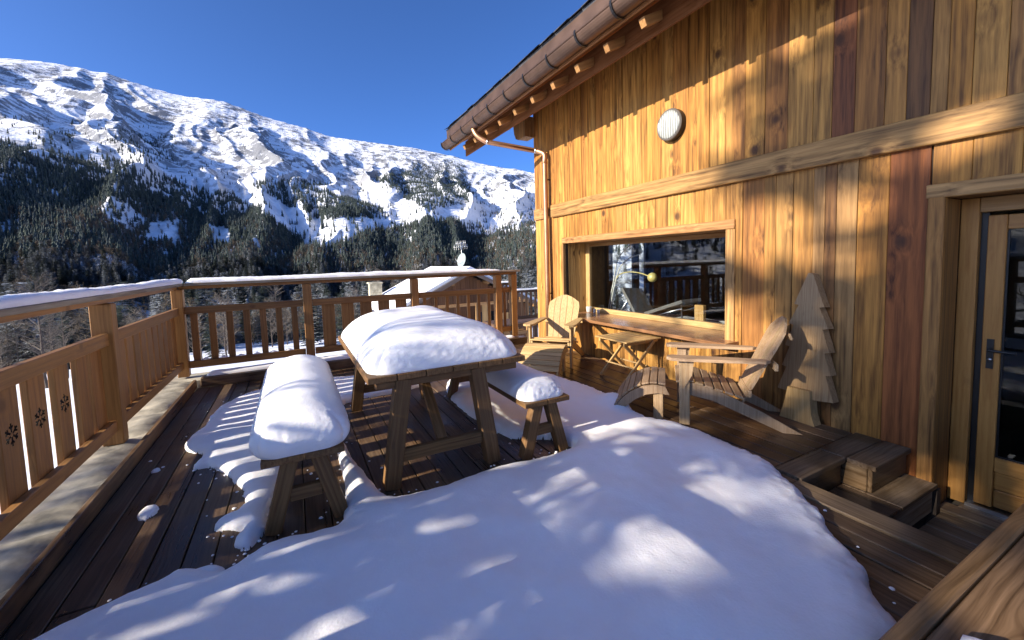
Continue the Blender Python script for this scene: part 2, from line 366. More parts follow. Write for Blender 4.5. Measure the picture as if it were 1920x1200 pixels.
def far_bare(seed, n=70):
    r = random.Random(seed); V = []; F = []
    def stick(p, q, w):
        p, q = Vector(p), Vector(q); s = (q-p).orthogonal().normalized()*w; s.rotate(Matrix.Rotation(r.random()*3, 3, (q-p).normalized()))
        b = len(V); V.extend([tuple(p-s), tuple(p+s), tuple(q+s*.4), tuple(q-s*.4)]); F.append((b, b+1, b+2, b+3))
    for k in range(3): stick((0, 0, 0), (r.uniform(-.03, .03), r.uniform(-.03, .03), .75), .014)
    for k in range(n):
        z = r.uniform(.22, .82); a = r.random()*6.283; L = r.uniform(.12, .34)*(1.15-z*.6); up = r.uniform(.5, 1.6)
        q = (math.cos(a)*L*.8, math.sin(a)*L*.8, min(1, z+L*up*.6)); stick((0, 0, z), q, .009)
        for j in range(3):
            t = r.uniform(.3, .95); m_ = [q[0]*t, q[1]*t, z+(q[2]-z)*t]; b = r.random()*6.283; s = r.uniform(.04, .11)
            stick(m_, (m_[0]+math.cos(b)*s, m_[1]+math.sin(b)*s, m_[2]+s*r.uniform(.2, 1)), .008)
    return V, F
def bare_crown(seed, H=10.0, nb=46):
    r = random.Random(seed); V = []; F = []
    def stick(p, q, w0, w1):
        p, q = Vector(p), Vector(q); d = (q-p).normalized(); s = d.orthogonal().normalized(); u = d.cross(s); b = len(V)
        for c, w in ((p, w0), (q, w1)):
            for k in range(3): a = 2.094*k; V.append(tuple(c+(s*math.cos(a)+u*math.sin(a))*w))
        for k in range(3): F.append((b+k, b+(k+1) % 3, b+3+(k+1) % 3, b+3+k))
    for i in range(nb):
        z = r.uniform(.22, .95)*H; a = r.random()*6.283; L = r.uniform(1.0, 2.6)*(1.2-z/H*.75); e = r.uniform(.35, 1.1)
        d = Vector((math.cos(a), math.sin(a), e)).normalized(); p = Vector((0, 0, z)); q = p+d*L; stick(p, q, .035, .012)
        for j in range(9):
            t = r.uniform(.25, 1); o = p+d*L*t; d2 = (d+Vector((r.uniform(-1, 1), r.uniform(-1, 1), r.uniform(-.3, .9)))).normalized(); l2 = r.uniform(.3, .9); q2 = o+d2*l2
            stick(o, q2, .012, .005)
            for k in range(2):
                d3 = (d2+Vector((r.uniform(-1, 1), r.uniform(-1, 1), r.uniform(-.3, .8)))).normalized(); o3 = o+d2*l2*r.uniform(.3, .9); stick(o3, o3+d3*r.uniform(.2, .5), .006, .003)
    return V, F
def spruce_crown(seed, H=14.0, Rm=2.3, dens=1.0, leaf=.34, start=.06, skip=0.0):
    r = random.Random(seed); V = []; F = []
    z = H*start
    while z < H*.985:
        t = (z/H-start)/(1-start); L0 = Rm*(1-t)**.8+.12; nb = r.randint(5, 7)
        for b in range(nb):
            if r.random() < (skip if z > H*.47 else min(.6, skip*1.6)): continue
            a = r.random()*6.283; L = L0*r.uniform(.65, 1.15); droop = r.uniform(.15, .42)*(1-t*.8)
            dx, dy = math.cos(a), math.sin(a); low = skip > 0 and z < H*.47; m = max(2, int(L/.17*dens*(.8 if low else 1)))
            for k in range(m):
                q = (k+.7)/m*L; zz = z - droop*q + .10*q*q/max(L, .3) ; wv = .42*(1-.45*q/L)
                for sgn in (-1, 1):
                    s = leaf*r.uniform(.6, 1.25)*(.55 if low else 1); a2 = a+sgn*r.uniform(.4, 1.1); ox, oy = dx*q, dy*q
                    ex, ey = math.cos(a2)*s, math.sin(a2)*s; nx, ny = -math.sin(a2)*s*.22, math.cos(a2)*s*.22; dz = r.uniform(-.16, .02)
                    i = len(V); V += [(ox-nx, oy-ny, zz), (ox+nx, oy+ny, zz+r.uniform(-.04, .04)), (ox+ex+nx*.5, oy+ey+ny*.5, zz+dz), (ox+ex-nx*.5, oy+ey-ny*.5, zz+dz+r.uniform(-.05, .05))]
                    F.append((i, i+1, i+2, i+3))
        z += r.uniform(.26, .44)*(1.0 if t < .8 else .7)
    return V, F
PROT = bpy.data.collections.new('forest_prototypes')            # used only as instance sources, not linked to the scene
protos = []
for i in range(4):
    protos.append(tri_mesh('spruce_shape', *far_spruce(i, 6+i % 2, 5, .15+.02*i), NEEDLE if i % 2 else NEEDLE_S))
for i in range(3):
    protos.append(tri_mesh('bare_shape', *far_bare(20+i), TWIG if i < 2 else TWIG2))
def unit(V, H): return [tuple(c/H for c in v) for v in V]
for i in range(2):
    V, F = spruce_crown(300+i, 14, 2.3, .55, .80, .04); protos.append(tri_mesh('spruce_shape', unit(V, 14.0), F, NEEDLE if i else NEEDLE_S))
for i in range(2):
    V, F = bare_crown(310+i, 10.0, 34); b = len(V)
    for k in range(5): a_ = 1.2566*k; V += [(.11*math.cos(a_), .11*math.sin(a_), 0), (.02*math.cos(a_), .02*math.sin(a_), 9.6)]
    F += [(b+2*k, b+2*((k+1) % 5), b+2*((k+1) % 5)+1, b+2*k+1) for k in range(5)]
    protos.append(tri_mesh('bare_shape', unit(V, 10.0), F, TWIG if i else TWIG2))
pobj = []
for i, me in enumerate(protos):
    o = bpy.data.objects.new('prototype_%s' % 'abcdefghijk'[i], me); PROT.objects.link(o); pobj.append(o)

DETAIL = True
def inpoly(px, py, poly):
    c = np.zeros(px.shape, bool); n = len(poly)
    for i in range(n):
        x0, y0 = poly[i]; x1, y1 = poly[(i+1) % n]
        if y0 == y1: continue
        c ^= ((y0 > py) != (y1 > py)) & (px < (x1-x0)*(py-y0)/(y1-y0)+x0)
    return c
PA = [(-400, 215), (0, 258), (90, 292), (200, 300), (280, 318), (360, 352), (440, 366), (490, 400), (545, 436), (570, 468), (640, 462), (700, 432), (800, 412), (900, 424), (1040, 446), (1040, 1000), (-400, 1000)]
CLEAR = [[(285, 418), (345, 418), (340, 456), (278, 460)], [(396, 426), (432, 430), (430, 462), (402, 460)], [(478, 362), (560, 388), (640, 418), (668, 440), (560, 452), (515, 420)], [(0, 428), (40, 430), (40, 440), (0, 440)], [(650, 425), (735, 405), (735, 428), (660, 448)]]
PB = [(712, 335), (790, 303), (868, 308), (890, 345), (880, 382), (830, 395), (760, 380), (722, 352)]
PB2 = [(470, 345), (560, 330), (620, 360), (700, 392), (738, 412), (600, 418), (545, 388)]
PC = [(195, 250), (330, 246), (335, 302), (230, 312)]; PD = [(60, 250), (140, 250), (140, 290), (60, 290)]
def candidates(n, r0, r1, t0, t1):
    r = np.sqrt(rng.uniform(r0*r0, r1*r1, n)); t = np.radians(rng.uniform(t0, t1, n))
    x, y = r*np.sin(t), r*np.cos(t); return x, y, r, np.degrees(t)
def density(x, y, z, r):
    P = np.stack([x, y, z], -1); px, py, w = project(P)
    wob = fbm(x/120, y/120, 4, 70)*14
    px2, py2 = px+wob, py+fbm(x/100+9, y/100, 4, 71)*10
    d = np.where(inpoly(px2, py2, PA), .95, .035*(py > 215))
    for c in CLEAR: d = np.where(inpoly(px2, py2, c), .03, d)
    d = np.where(inpoly(px2, py2, PB), 1.0, d); d = np.where(inpoly(px2, py2, PB2), .8, d)
    d = np.where(inpoly(px2, py2, PC), .35, d); d = np.where(inpoly(px2, py2, PD), .3, d)
    d = np.where((px2 > 900) & (py2 > 330) & (py2 < 440), .16, d)
    d = d*np.where(vnoise(x/45, y/45, 80) > .12, 1, .2)
    out = (w < 0) | (px < -400) | (px > 1100)                       # the wooded side slope that the window mirrors
    d = np.where(out, np.where(z < 330+fbm(x/200, y/200, 3, 5)*120, .75, .02), d)
    brown = np.clip((py-400)/80, 0, 1)*.62*np.clip((vnoise(x/70, y/70, 33)-.2)*2.2, .12, 1)
    brown = np.where(px < 330+wob*4, np.maximum(brown, np.clip((py-385)/50, 0, .78)*np.clip((vnoise(x/60, y/60, 35)-.12)*3, .3, 1)), brown)
    brown = np.where(r < 330, .72, brown); brown = np.where(px > 880, np.maximum(brown, .55*(py > 330)), brown)
    return d, np.where(out, .3, brown), px, py, w
pts = []
for (n, r0, r1, t0, t1) in ((34000, 300, 900, -31, 33), (52000, 900, 2300, -31, 33), (2600, 95, 300, -31, 33), (9000, 95, 1600, -75, -31), (1500, 95, 900, 33, 60)):
    x, y, r, t = candidates(n, r0, r1, t0, t1); z = ground(x, y)
    d, br, px, py, w = density(x, y, z, r)
    k = rng.random(n) < d
    x, y, z, r, br = x[k], y[k], z[k], r[k], br[k]
    isb = rng.random(len(x)) < br
    s = np.where(isb, rng.uniform(6, 10, len(x)), rng.uniform(7, 15, len(x)))*np.clip(1.12-z/1000, .5, 1.1)
    wd = s*np.where(isb, 1.0, rng.uniform(.9, 1.3, len(x)))
    pick = np.where(isb, rng.integers(4, 7, len(x)), rng.integers(0, 4, len(x)))
    pick = np.where(r < 520, np.where(isb, rng.integers(9, 11, len(x)), rng.integers(7, 9, len(x))), pick)
    pts.append(np.stack([x, y, z-.4, wd, s, pick, rng.uniform(0, 6.28, len(x))], -1))
pts = np.concatenate(pts)
me = bpy.data.meshes.new('forest'); me.vertices.add(len(pts)); me.vertices.foreach_set('co', pts[:, :3].astype(np.float32).ravel())
a = me.attributes.new('scl', 'FLOAT_VECTOR', 'POINT'); a.data.foreach_set('vector', pts[:, [3, 3, 4]].astype(np.float32).ravel())
a = me.attributes.new('rot', 'FLOAT_VECTOR', 'POINT'); a.data.foreach_set('vector', np.stack([pts[:, 6]*0, pts[:, 6]*0, pts[:, 6]], -1).astype(np.float32).ravel())
a = me.attributes.new('pick', 'INT', 'POINT'); a.data.foreach_set('value', pts[:, 5].astype(np.int32))
me.update()
forest = link(bpy.data.objects.new('forest', me)); tag(forest, 'distant spruce and bare larch forest covering the far valley side', 'forest', kind='stuff')
ng = bpy.data.node_groups.new('scatter_forest', 'GeometryNodeTree')
ng.interface.new_socket('Geometry', in_out='INPUT', socket_type='NodeSocketGeometry'); ng.interface.new_socket('Geometry', in_out='OUTPUT', socket_type='NodeSocketGeometry')
gi = ng.nodes.new('NodeGroupInput'); go = ng.nodes.new('NodeGroupOutput'); ci = ng.nodes.new('GeometryNodeCollectionInfo')
ci.inputs['Collection'].default_value = PROT; ci.inputs['Separate Children'].default_value = True; ci.inputs['Reset Children'].default_value = True
iop = ng.nodes.new('GeometryNodeInstanceOnPoints'); iop.inputs['Pick Instance'].default_value = True
def attr(nm, ty):
    x = ng.nodes.new('GeometryNodeInputNamedAttribute'); x.data_type = ty; x.inputs['Name'].default_value = nm; return [o for o in x.outputs if o.enabled][0]
ng.links.new(gi.outputs[0], iop.inputs['Points']); ng.links.new(ci.outputs[0], iop.inputs['Instance'])
ng.links.new(attr('pick', 'INT'), iop.inputs['Instance Index']); ng.links.new(attr('rot', 'FLOAT_VECTOR'), iop.inputs['Rotation']); ng.links.new(attr('scl', 'FLOAT_VECTOR'), iop.inputs['Scale'])
ng.links.new(iop.outputs[0], go.inputs[0])
md = forest.modifiers.new('scatter', 'NODES'); md.node_group = ng

# ------------------------------------------------------------------ nearer trees, one by one
def trunk_mesh(name, H, r0, seed, n=7):
    r = random.Random(seed); V = []; F = []; K = 8
    for i in range(K+1):
        t = i/K; rad = r0*(1-t*.9); ox, oy = r.uniform(-1, 1)*.04*H*.1, r.uniform(-1, 1)*.04*H*.1
        for k in range(n): a = 6.283*k/n; V.append((ox+rad*math.cos(a), oy+rad*math.sin(a), H*t))
    for i in range(K):
        for k in range(n): F.append((i*n+k, i*n+(k+1) % n, (i+1)*n+(k+1) % n, (i+1)*n+k))
    return tri_mesh(name, V, F, BARK)
bare_protos = [(trunk_mesh('trunk', 9.5, .13, i), tri_mesh('crown', *bare_crown(50+i), TWIG if i != 1 else TWIG2)) for i in range(3)]
spr_protos = [(trunk_mesh('trunk', 13.5, .2, 10+i), tri_mesh('crown', *spruce_crown(60+i, 14, 2.1, 1.0, .55), NEEDLE)) for i in range(2)]
def place_tree(name, protos, x, y, s, rz, label, cat, group, z=None):
    tm, cm = random.choice(protos); zz = float(ground(x, y))-.15 if z is None else z
    root = bpy.data.objects.new(name, None); link(root, None, Matrix.Translation((x, y, zz)) @ Matrix.Rotation(rz, 4, 'Z') @ Matrix.Scale(s, 4)); tag(root, label, cat, group)
    for nm, me_ in (('trunk', tm), ('crown', cm)):
        o = bpy.data.objects.new(nm, me_); COL.objects.link(o); o.parent = root; WM[o.name] = WM[root.name]
    return root
rt = random.Random(5); spots = []
tries = 0
while len(spots) < 62 and tries < 4000:
    tries += 1; t = R(rt.uniform(-25, 24)); r = rt.uniform(40, 110); x, y = r*math.sin(t), r*math.cos(t)
    if 0 < x < 16 and 14 < y < 36: continue
    if any((x-a)**2+(y-b)**2 < 16 for a, b, _ in spots): continue
    spots.append((x, y, r))
for i, (x, y, r) in enumerate(spots):
    if i % 6 == 5: place_tree('spruce_tree', spr_protos, x, y, rt.uniform(.45, .72), rt.random()*6, 'green spruce among the bare trees on the snowy slope below the railing', 'tree', 'spruces on the slope below')
    else: place_tree('bare_tree', bare_protos, x, y, rt.uniform(.55, .95), rt.random()*6, 'leafless brown tree on the snowy slope below the railing', 'tree', 'bare trees on the slope below')

# trees beside the house, sunward: they throw the dappled shade over the wall and the deck
def shade_tree(x, y, H, Rm, seed, dens, leaf, label, skip=0.0):
    zz = float(ground(x, y)); root = bpy.data.objects.new('spruce_tree', None); link(root, None, Matrix.Translation((x, y, zz-.1))); tag(root, label, 'tree')
    for nm, me_ in (('trunk', trunk_mesh('trunk', H*.97, .21, seed)), ('crown', tri_mesh('crown', *spruce_crown(seed, H, Rm, dens, leaf, .12, skip), NEEDLE))):
        o = bpy.data.objects.new(nm, me_); COL.objects.link(o); o.parent = root
shade_tree(-17.0, .0, 25.0, 3.5, 201, 1.45, .62, 'tall spruce left of the deck that shades the wall by the door', .30)
shade_tree(-21.5, -1.9, 25.0, 3.6, 202, 1.0, .52, 'second tall spruce left of the deck, farther down the slope', .3)
shade_tree(-9.0, -4.6, 15.0, 2.6, 203, .9, .42, 'broad spruce left of the deck, behind the photographer')
for i, (x, y, h) in enumerate(((-5.2, -1.3, 5.5), (-5.6, .1, 5.7), (-6.4, 1.7, 6.2))):  # young spruces added out of view to block sun from the foreground snow
    shade_tree(x, y, h, 1.9, 210+i, .85, .37, 'unseen young spruce added to shade the foreground snow, %s' % ('next to the broad spruce', 'in the middle of three', 'next to the leafless tree')[i])
bt = place_tree('bare_tree', bare_protos, -9.0, 2.9, .86, 1.0, 'leafless tree close to the left of the deck railing', 'tree', None)

# ================================================================== SETTING: deck, ledges, pit with steps
def box(name, x0, x1, y0, y1, z0, z1, mat, parent=None, color=(1, 1, 1), axis='y', ch=.004):
    """axis-aligned timber whose grain runs along 'axis'."""
    cx, cy, cz = (x0+x1)/2, (y0+y1)/2, (z0+z1)/2
    if axis == 'y': return timber(name, parent, (cx, y0, cz), (cx, y1, cz), x1-x0, z1-z0, mat, (1, 0, 0), color, ch)
    if axis == 'x': return timber(name, parent, (x0, cy, cz), (x1, cy, cz), y1-y0, z1-z0, mat, (0, 1, 0), color, ch)
    return timber(name, parent, (cx, cy, z0), (cx, cy, z1), x1-x0, y1-y0, mat, (1, 0, 0), color, ch)
def slab(name, boxes, mat, parent=None):
    V = []; F = []
    for x0, x1, y0, y1, z0, z1 in boxes:
        b = len(V); V += [(x, y, z) for z in (z0, z1) for y in (y0, y1) for x in (x0, x1)]
        F += [(b, b+2, b+3, b+1), (b+4, b+5, b+7, b+6), (b, b+1, b+5, b+4), (b+2, b+6, b+7, b+3), (b, b+4, b+6, b+2), (b+1, b+3, b+7, b+5)]
    return mesh(name, V, F, mat, parent)
DARKW = plain('subframe_wood', (.05, .035, .025), .8, 0, .3, 10)
deck = tag(slab('deck', [(-1.24, 2.80, -2.6, 6.52, -.32, -.045), (2.801, 4.02, 1.56, 6.52, -.32, -.046)], DARKW), 'weathered timber deck of long boards beside the chalet', kind='structure')
DC = [(.24, .135, .065), (.20, .115, .060), (.27, .155, .075), (.165, .095, .052), (.23, .14, .08)]
def boards(x0, x1, y0, y1, zt, parent, pitch=.143, gap=.007, th=.03, seed=1, tone=1.0):
    r = random.Random(seed); x = x0
    while x < x1-.03:
        xe = min(x+pitch, x1); cuts = sorted([y0, y1] + [y0+(y1-y0)*r.uniform(.25, .75) for _ in range(1 if y1-y0 > 3 else 0)])
        c = r.choice(DC)
        for a, b in zip(cuts[:-1], cuts[1:]):
            k = r.uniform(.8, 1.15)*tone; dz = r.uniform(-.003, .003)
            box('deck_board', x, xe-gap, a+.003, b-.003, zt-th+dz, zt+dz, W_DECK, parent, tuple(q*k for q in c))
        x = xe
boards(-1.163, 2.42, -2.5, 6.5, 0, deck, seed=3)
boards(2.42, 2.70, -2.5, 6.5, 0, deck, seed=9, tone=.9)
box('edge_board', 2.70, 2.865, .1, 1.47, -.055, .012, W_DECK, deck, (.36, .25, .145)); box('edge_board', 2.70, 2.865, 1.48, 6.5, -.03, 0, W_DECK, deck, (.33, .21, .12))
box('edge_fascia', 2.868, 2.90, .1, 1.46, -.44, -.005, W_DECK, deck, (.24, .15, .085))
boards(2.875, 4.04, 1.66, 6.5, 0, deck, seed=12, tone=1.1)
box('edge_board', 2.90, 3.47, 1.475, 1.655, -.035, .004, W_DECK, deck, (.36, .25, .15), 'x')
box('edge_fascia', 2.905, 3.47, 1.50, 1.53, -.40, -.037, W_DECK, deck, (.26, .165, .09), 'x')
# sunken entry with two timber steps
pit = tag(slab('entry_floor', [(2.93, 4.62, -.6, 1.149, -.60, -.475), (2.93, 4.10, 1.20, 1.48, -.60, -.235), (4.035, 4.10, 1.15, 1.20, -.60, -.25)], DARKW), 'sunken timber floor in front of the glazed door', kind='structure')
for i, x in enumerate(np.arange(2.95, 4.05, .143)): box('deck_board', x, x+.136, -.55, 1.14, -.45, -.42, W_DECK, pit, jit((.34, .24, .15)))
box('deck_board', 4.11, 4.25, -.55, 1.17, -.44, -.405, W_DECK, pit, (.40, .28, .17)); box('deck_board', 4.257, 4.40, -.55, 1.10, -.44, -.405, W_DECK, pit, (.38, .27, .16))
st = empty('timber_step', (3.75, 1.4, -.2), 'upper timber step block against the wall at the deck edge', 'step', 'steps down to the door')
for i in range(2): box('tread', 3.475, 4.035, 1.30+.178*i, 1.473+.178*i, -.03, .006, W_DECK, st, jit((.33, .215, .125)), 'x')
box('riser', 3.49, 4.03, 1.325, 1.352, -.196, -.032, W_DECK, st, (.36, .24, .13), 'x'); box('side_board', 3.482, 3.508, 1.353, 1.64, -.196, -.033, W_DECK, st, (.42, .28, .15), 'y')
st = empty('timber_step', (3.5, 1.3, -.42), 'lower timber step standing on the sunken entry floor', 'step', 'steps down to the door')
box('tread', 2.92, 3.46, 1.15, 1.495, -.232, -.20, W_DECK, st, (.30, .20, .12), 'y'); box('tread', 3.467, 4.03, 1.148, 1.495, -.232, -.198, W_DECK, st, (.40, .28, .17), 'x')
box('riser', 2.95, 4.02, 1.17, 1.197, -.418, -.234, W_GREY, st, (.50, .42, .30), 'x')
# stone ledges along the two railings
ledge = tag(slab('stone_ledge', [(-1.62, -1.20, -2.6, 6.50, -.4, .085), (-1.62, 3.72, 6.545, 7.05, -.4, .086)], STONE), 'stone kerb that carries the wooden railing round the deck', kind='structure')
def stone_piece(x0, x1, y0, y1, z0, z1, r):
    n = 7; nx = max(2, int((x1-x0)/.07)); ny = max(2, int((y1-y0)/.07))
    X, Y = np.meshgrid(np.linspace(x0, x1, nx+1), np.linspace(y0, y1, ny+1)); Z = z1 + fbm(X*7+r, Y*7, 4, 3)*.012
    ed = np.minimum(np.minimum(X-x0, x1-X), np.minimum(Y-y0, y1-Y)); Z = np.where(ed < .001, z0, Z)
    X = X + fbm(X*5, Y*5+r, 3, 8)*.012*(ed > .001); return np.stack([X, Y, Z], -1)
y = -2.5; rs = random.Random(3)
while y < 6.45:
    e = min(6.49, y+rs.uniform(.45, .9)); o = grid_mesh('stone_slab', stone_piece(-1.60, -1.203, y+.006, e-.006, .08, .108, y), STONE, ledge, smooth=False); y = e
box('ledge_board', -1.20, -1.166, -2.5, 6.50, .002, .112, W_DECK, ledge, (.36, .215, .11))
box('ledge_board', -1.126, 3.70, 6.503, 6.54, .002, .118, W_DECK, ledge, (.33, .20, .105), 'x')
box('ledge_board', -1.126, 3.70, 6.545, 6.66, .090, .122, W_DECK, ledge, (.28, .19, .12), 'x')

# ================================================================== railings
CUT_SHADE = plain('shaded_cut', (.012, .008, .006), .9)  # near-black colour paints in the shade inside the narrow snowflake cuts
RC = (.37, .182, .056)
def rc(): return jit(RC, .2)
def snowflake(slat, yc, zc, r=.062):
    """cut a six-armed snowflake through a slat (mesh in world axes)."""
    V = []; F = []
    def bar(a, p, ln, w):
        ca, sa = math.cos(a), math.sin(a); q = [(p[0]-sa*w, p[1]+ca*w), (p[0]+sa*w, p[1]-ca*w), (p[0]+ca*ln+sa*w, p[1]+sa*ln-ca*w), (p[0]+ca*ln-sa*w, p[1]+sa*ln+ca*w)]
        b = len(V); V.extend([(-1.48, yc+u, zc+v) for u, v in q] + [(-1.28, yc+u, zc+v) for u, v in q]); F.extend([(b, b+1, b+2, b+3), (b+7, b+6, b+5, b+4)] + [(b+k, b+4+k, b+4+(k+1) % 4, b+(k+1) % 4) for k in range(4)])
    for k in range(6):
        a = math.pi/2+k*math.pi/3; c, s = math.cos(a), math.sin(a)
        bar(a, (c*.012, s*.012), r-.012, .0062)
        for sg in (-1, 1): bar(a+sg*.85, (c*r*.52+c*.004, s*r*.52), r*.36, .0055)
    return V, F
rl = empty('deck_railing', (-1.36, 2.0, .1), 'long wooden railing with snowflake cut-outs along the left deck edge', 'railing', 'deck railings')
for y0, y1 in ((-2.5, -.1), (-.1, 2.2), (2.2, 4.40), (4.52, 6.72)):
    box('middle_rail', -1.372, -1.325, y0, y1, .925, 1.022, W_RAIL, rl, rc()); box('bottom_rail', -1.372, -1.325, y0, y1, .222, .312, W_RAIL, rl, rc())
box('top_rail', -1.395, -1.335, -2.5, 6.80, 1.258, 1.300, W_RAIL, rl, rc()); box('hand_rail', -1.47, -1.26, -2.5, 6.88, 1.302, 1.338, W_GREY, rl, (.34, .29, .22))
for yp in (-2.45, -.1, 2.15, 4.46): box('post', -1.43, -1.295, yp-.055, yp+.055, .11, 1.256, W_RAIL, rl, rc(), 'z', .006)
box('post', -1.40, -1.28, 6.74, 6.86, .11, 1.256, W_RAIL, rl, rc(), 'z', .006)
ys = [(-2.38+.29*i, .18) for i in range(8) if -2.38+.29*i+.18 < -.17] + [(-.02+.29*i, .18) for i in range(7)]
ys += [(2.25, .18), (2.52, .18), (2.79, .18), (3.072, .182), (3.356, .182), (3.66, .178), (3.968, .16), (4.19, .195)] + [(4.56+.2*i, .155) for i in range(11)]
for i, (y, w) in enumerate(ys):
    s = box('slat', -1.411, -1.376, y, y+w, .262, .985, W_RAIL, rl, rc(), 'z')
# the three snowflake cut-outs
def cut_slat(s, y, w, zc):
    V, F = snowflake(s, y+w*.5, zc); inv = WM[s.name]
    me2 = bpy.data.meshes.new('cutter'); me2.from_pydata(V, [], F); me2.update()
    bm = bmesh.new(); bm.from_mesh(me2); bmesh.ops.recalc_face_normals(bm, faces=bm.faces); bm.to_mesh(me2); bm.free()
    me2.materials.append(CUT_SHADE); c = bpy.data.objects.new('cutter', me2); COL.objects.link(c)
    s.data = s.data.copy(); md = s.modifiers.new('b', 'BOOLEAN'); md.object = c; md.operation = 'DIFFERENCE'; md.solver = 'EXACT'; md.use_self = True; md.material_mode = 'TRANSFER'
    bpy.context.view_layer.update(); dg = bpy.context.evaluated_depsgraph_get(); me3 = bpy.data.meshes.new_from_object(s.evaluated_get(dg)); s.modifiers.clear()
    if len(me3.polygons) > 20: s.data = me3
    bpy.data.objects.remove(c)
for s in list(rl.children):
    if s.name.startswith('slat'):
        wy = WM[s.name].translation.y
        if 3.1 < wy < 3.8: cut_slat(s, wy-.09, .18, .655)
rb = empty('deck_railing', (1.2, 6.8, .1), 'wooden railing across the far end of the deck before the valley', 'railing', 'deck railings')
for x0, x1 in ((-1.28, .105), (.232, 1.692), (1.818, 3.215), (3.335, 3.53)):
    box('middle_rail', x0, x1, 6.775, 6.822, .93, 1.025, W_RAIL, rb, rc(), 'x'); box('bottom_rail', x0, x1, 6.775, 6.822, .21, .305, W_RAIL, rb, rc(), 'x')
box('top_rail', -1.33, 3.66, 6.785, 6.845, 1.258, 1.299, W_RAIL, rb, rc(), 'x'); box('hand_rail', -1.255, 3.70, 6.71, 6.90, 1.302, 1.338, W_GREY, rb, (.32, .26, .19), 'x')
for xp in (.168, 1.755, 3.275, 3.59): box('post', xp-.058, xp+.058, 6.745, 6.87, .11, 1.256, W_RAIL, rb, rc(), 'z', .006)
sl_ = [(-1.235+.197*i, .078) for i in range(7)] + [(.355+.273*i, .175) for i in range(5)] + [(1.90+.1965*i, .055) for i in range(7)] + [(3.40, .05)]
for x, w in sl_: box('slat', x, x+w, 6.826, 6.855, .25, .985, W_RAIL, rb, rc(), 'z')

# ================================================================== chalet
XW = 4.06
ch = empty('chalet', (5.5, 3.0, -.4), 'timber chalet clad in honey coloured upright planks', 'house')
wall = slab('front_wall', [(4.085, 4.14, -1.5, .25, -.45, 4.3), (4.085, 4.14, .251, 1.10, 1.93, 4.3), (4.085, 4.14, 1.2, 2.83, -.45, 4.3), (4.085, 4.14, 2.831, 5.80, 1.80, 4.3), (4.085, 4.14, 2.831, 5.80, -.45, .54), (4.085, 4.14, 5.801, 6.64, -.45, 4.3),
    (4.085, 10.5, 6.60, 6.66, -.45, .30), (4.085, 5.75, 6.60, 6.66, .301, 4.3), (6.80, 10.5, 6.60, 6.66, .301, 4.3), (5.751, 6.80, 6.60, 6.66, 1.95, 4.3)], DARKW, ch)
PL = random.Random(21)
def plank(y0, y1, z0, z1, color):
    t = .024+PL.uniform(-.004, .005); xf = XW+PL.uniform(-.004, .004)
    box('plank', xf, xf+t, y0+.0012, y1-.0012, z0, z1, W_WALL, wall, color, 'z', .003)
SPECIAL_UP = {(1.74, 1.90): (.23, .080, .026), (1.29, 1.42): (.18, .085, .030)}
SPECIAL_LO = {(1.845, 1.93): (.22, .10, .030), (1.93, 2.02): (.36, .195, .07), (1.70, 1.845): (.37, .20, .068), (1.50, 1.70): (.50, .22, .042), (1.27, 1.50): (.33, .105, .026)}
def course(ya, yb, z0, z1, special):
    edges = [ya]; sp = sorted(special)
    y = ya
    while y < yb-.02:
        nxt = [s for s in sp if s[0] >= y-1e-6]
        lim = min([yb]+[s[0] for s in nxt]); cur = [s for s in sp if abs(s[0]-y) < 1e-6]
        if cur: e = cur[0][1]; c = special[cur[0]]
        else:
            e = y+PL.uniform(.085, .225); c = honey()
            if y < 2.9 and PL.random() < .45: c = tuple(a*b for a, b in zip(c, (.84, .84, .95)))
            if lim-e < .06: e = lim
        e = min(e, yb); yield y, e, c; y = e
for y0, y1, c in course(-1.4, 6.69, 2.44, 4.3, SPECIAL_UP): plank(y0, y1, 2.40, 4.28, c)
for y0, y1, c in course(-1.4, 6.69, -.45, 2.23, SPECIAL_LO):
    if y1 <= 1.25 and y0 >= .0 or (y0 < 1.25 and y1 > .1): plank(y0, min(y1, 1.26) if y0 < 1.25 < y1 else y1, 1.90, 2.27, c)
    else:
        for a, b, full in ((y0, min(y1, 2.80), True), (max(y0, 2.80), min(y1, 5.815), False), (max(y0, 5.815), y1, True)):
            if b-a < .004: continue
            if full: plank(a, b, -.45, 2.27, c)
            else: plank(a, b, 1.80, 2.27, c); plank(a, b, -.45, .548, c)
plank(1.255, 1.272, -.45, 1.95, (.4, .22, .08))
belt = box('belt_beam', 4.008, 4.083, -1.4, 6.12, 2.230, 2.440, W_WALL, ch, (.47, .26, .088), 'y', .008)
box('belt_beam', 4.020, 4.082, 6.25, 6.70, 2.235, 2.430, W_WALL, ch, (.46, .25, .09), 'y', .008)
for y in (6.64,): box('corner_board', 4.066, 4.095, 6.69, 6.72, -.4, 4.25, W_WALL, ch, (.44, .25, .09), 'z')
# --- picture window
WY0, WY1, WZ0, WZ1, XG = 2.838, 5.80, .56, 1.765, 4.50
win = box('window_lining', 4.10, XG+.06, WY0-.03, WY1+.03, WZ1, WZ1+.03, W_WALL, ch, (.44, .25, .09), 'y'); WM['picture_window'] = WM[win.name]; win.name = 'picture_window'
wp = ch.children[-1] if False else win
box('jamb', 4.077, XG+.06, WY1+.001, WY1+.03, WZ0, WZ1-.002, W_WALL, win, (.50, .30, .10), 'z'); box('jamb', 4.077, XG+.06, WY0-.03, WY0-.001, WZ0, WZ1-.002, W_WALL, win, (.50, .30, .10), 'z')
box('trim_board', 4.030, 4.075, WY0-.10, WY1+.028, WZ1, WZ1+.098, W_WALL, win, (.46, .23, .085), 'y', .006)
box('trim_board', 4.030, 4.075, WY0-.102, WY0, WZ0-.03, WZ1-.002, W_WALL, win, (.50, .28, .10), 'z', .006)
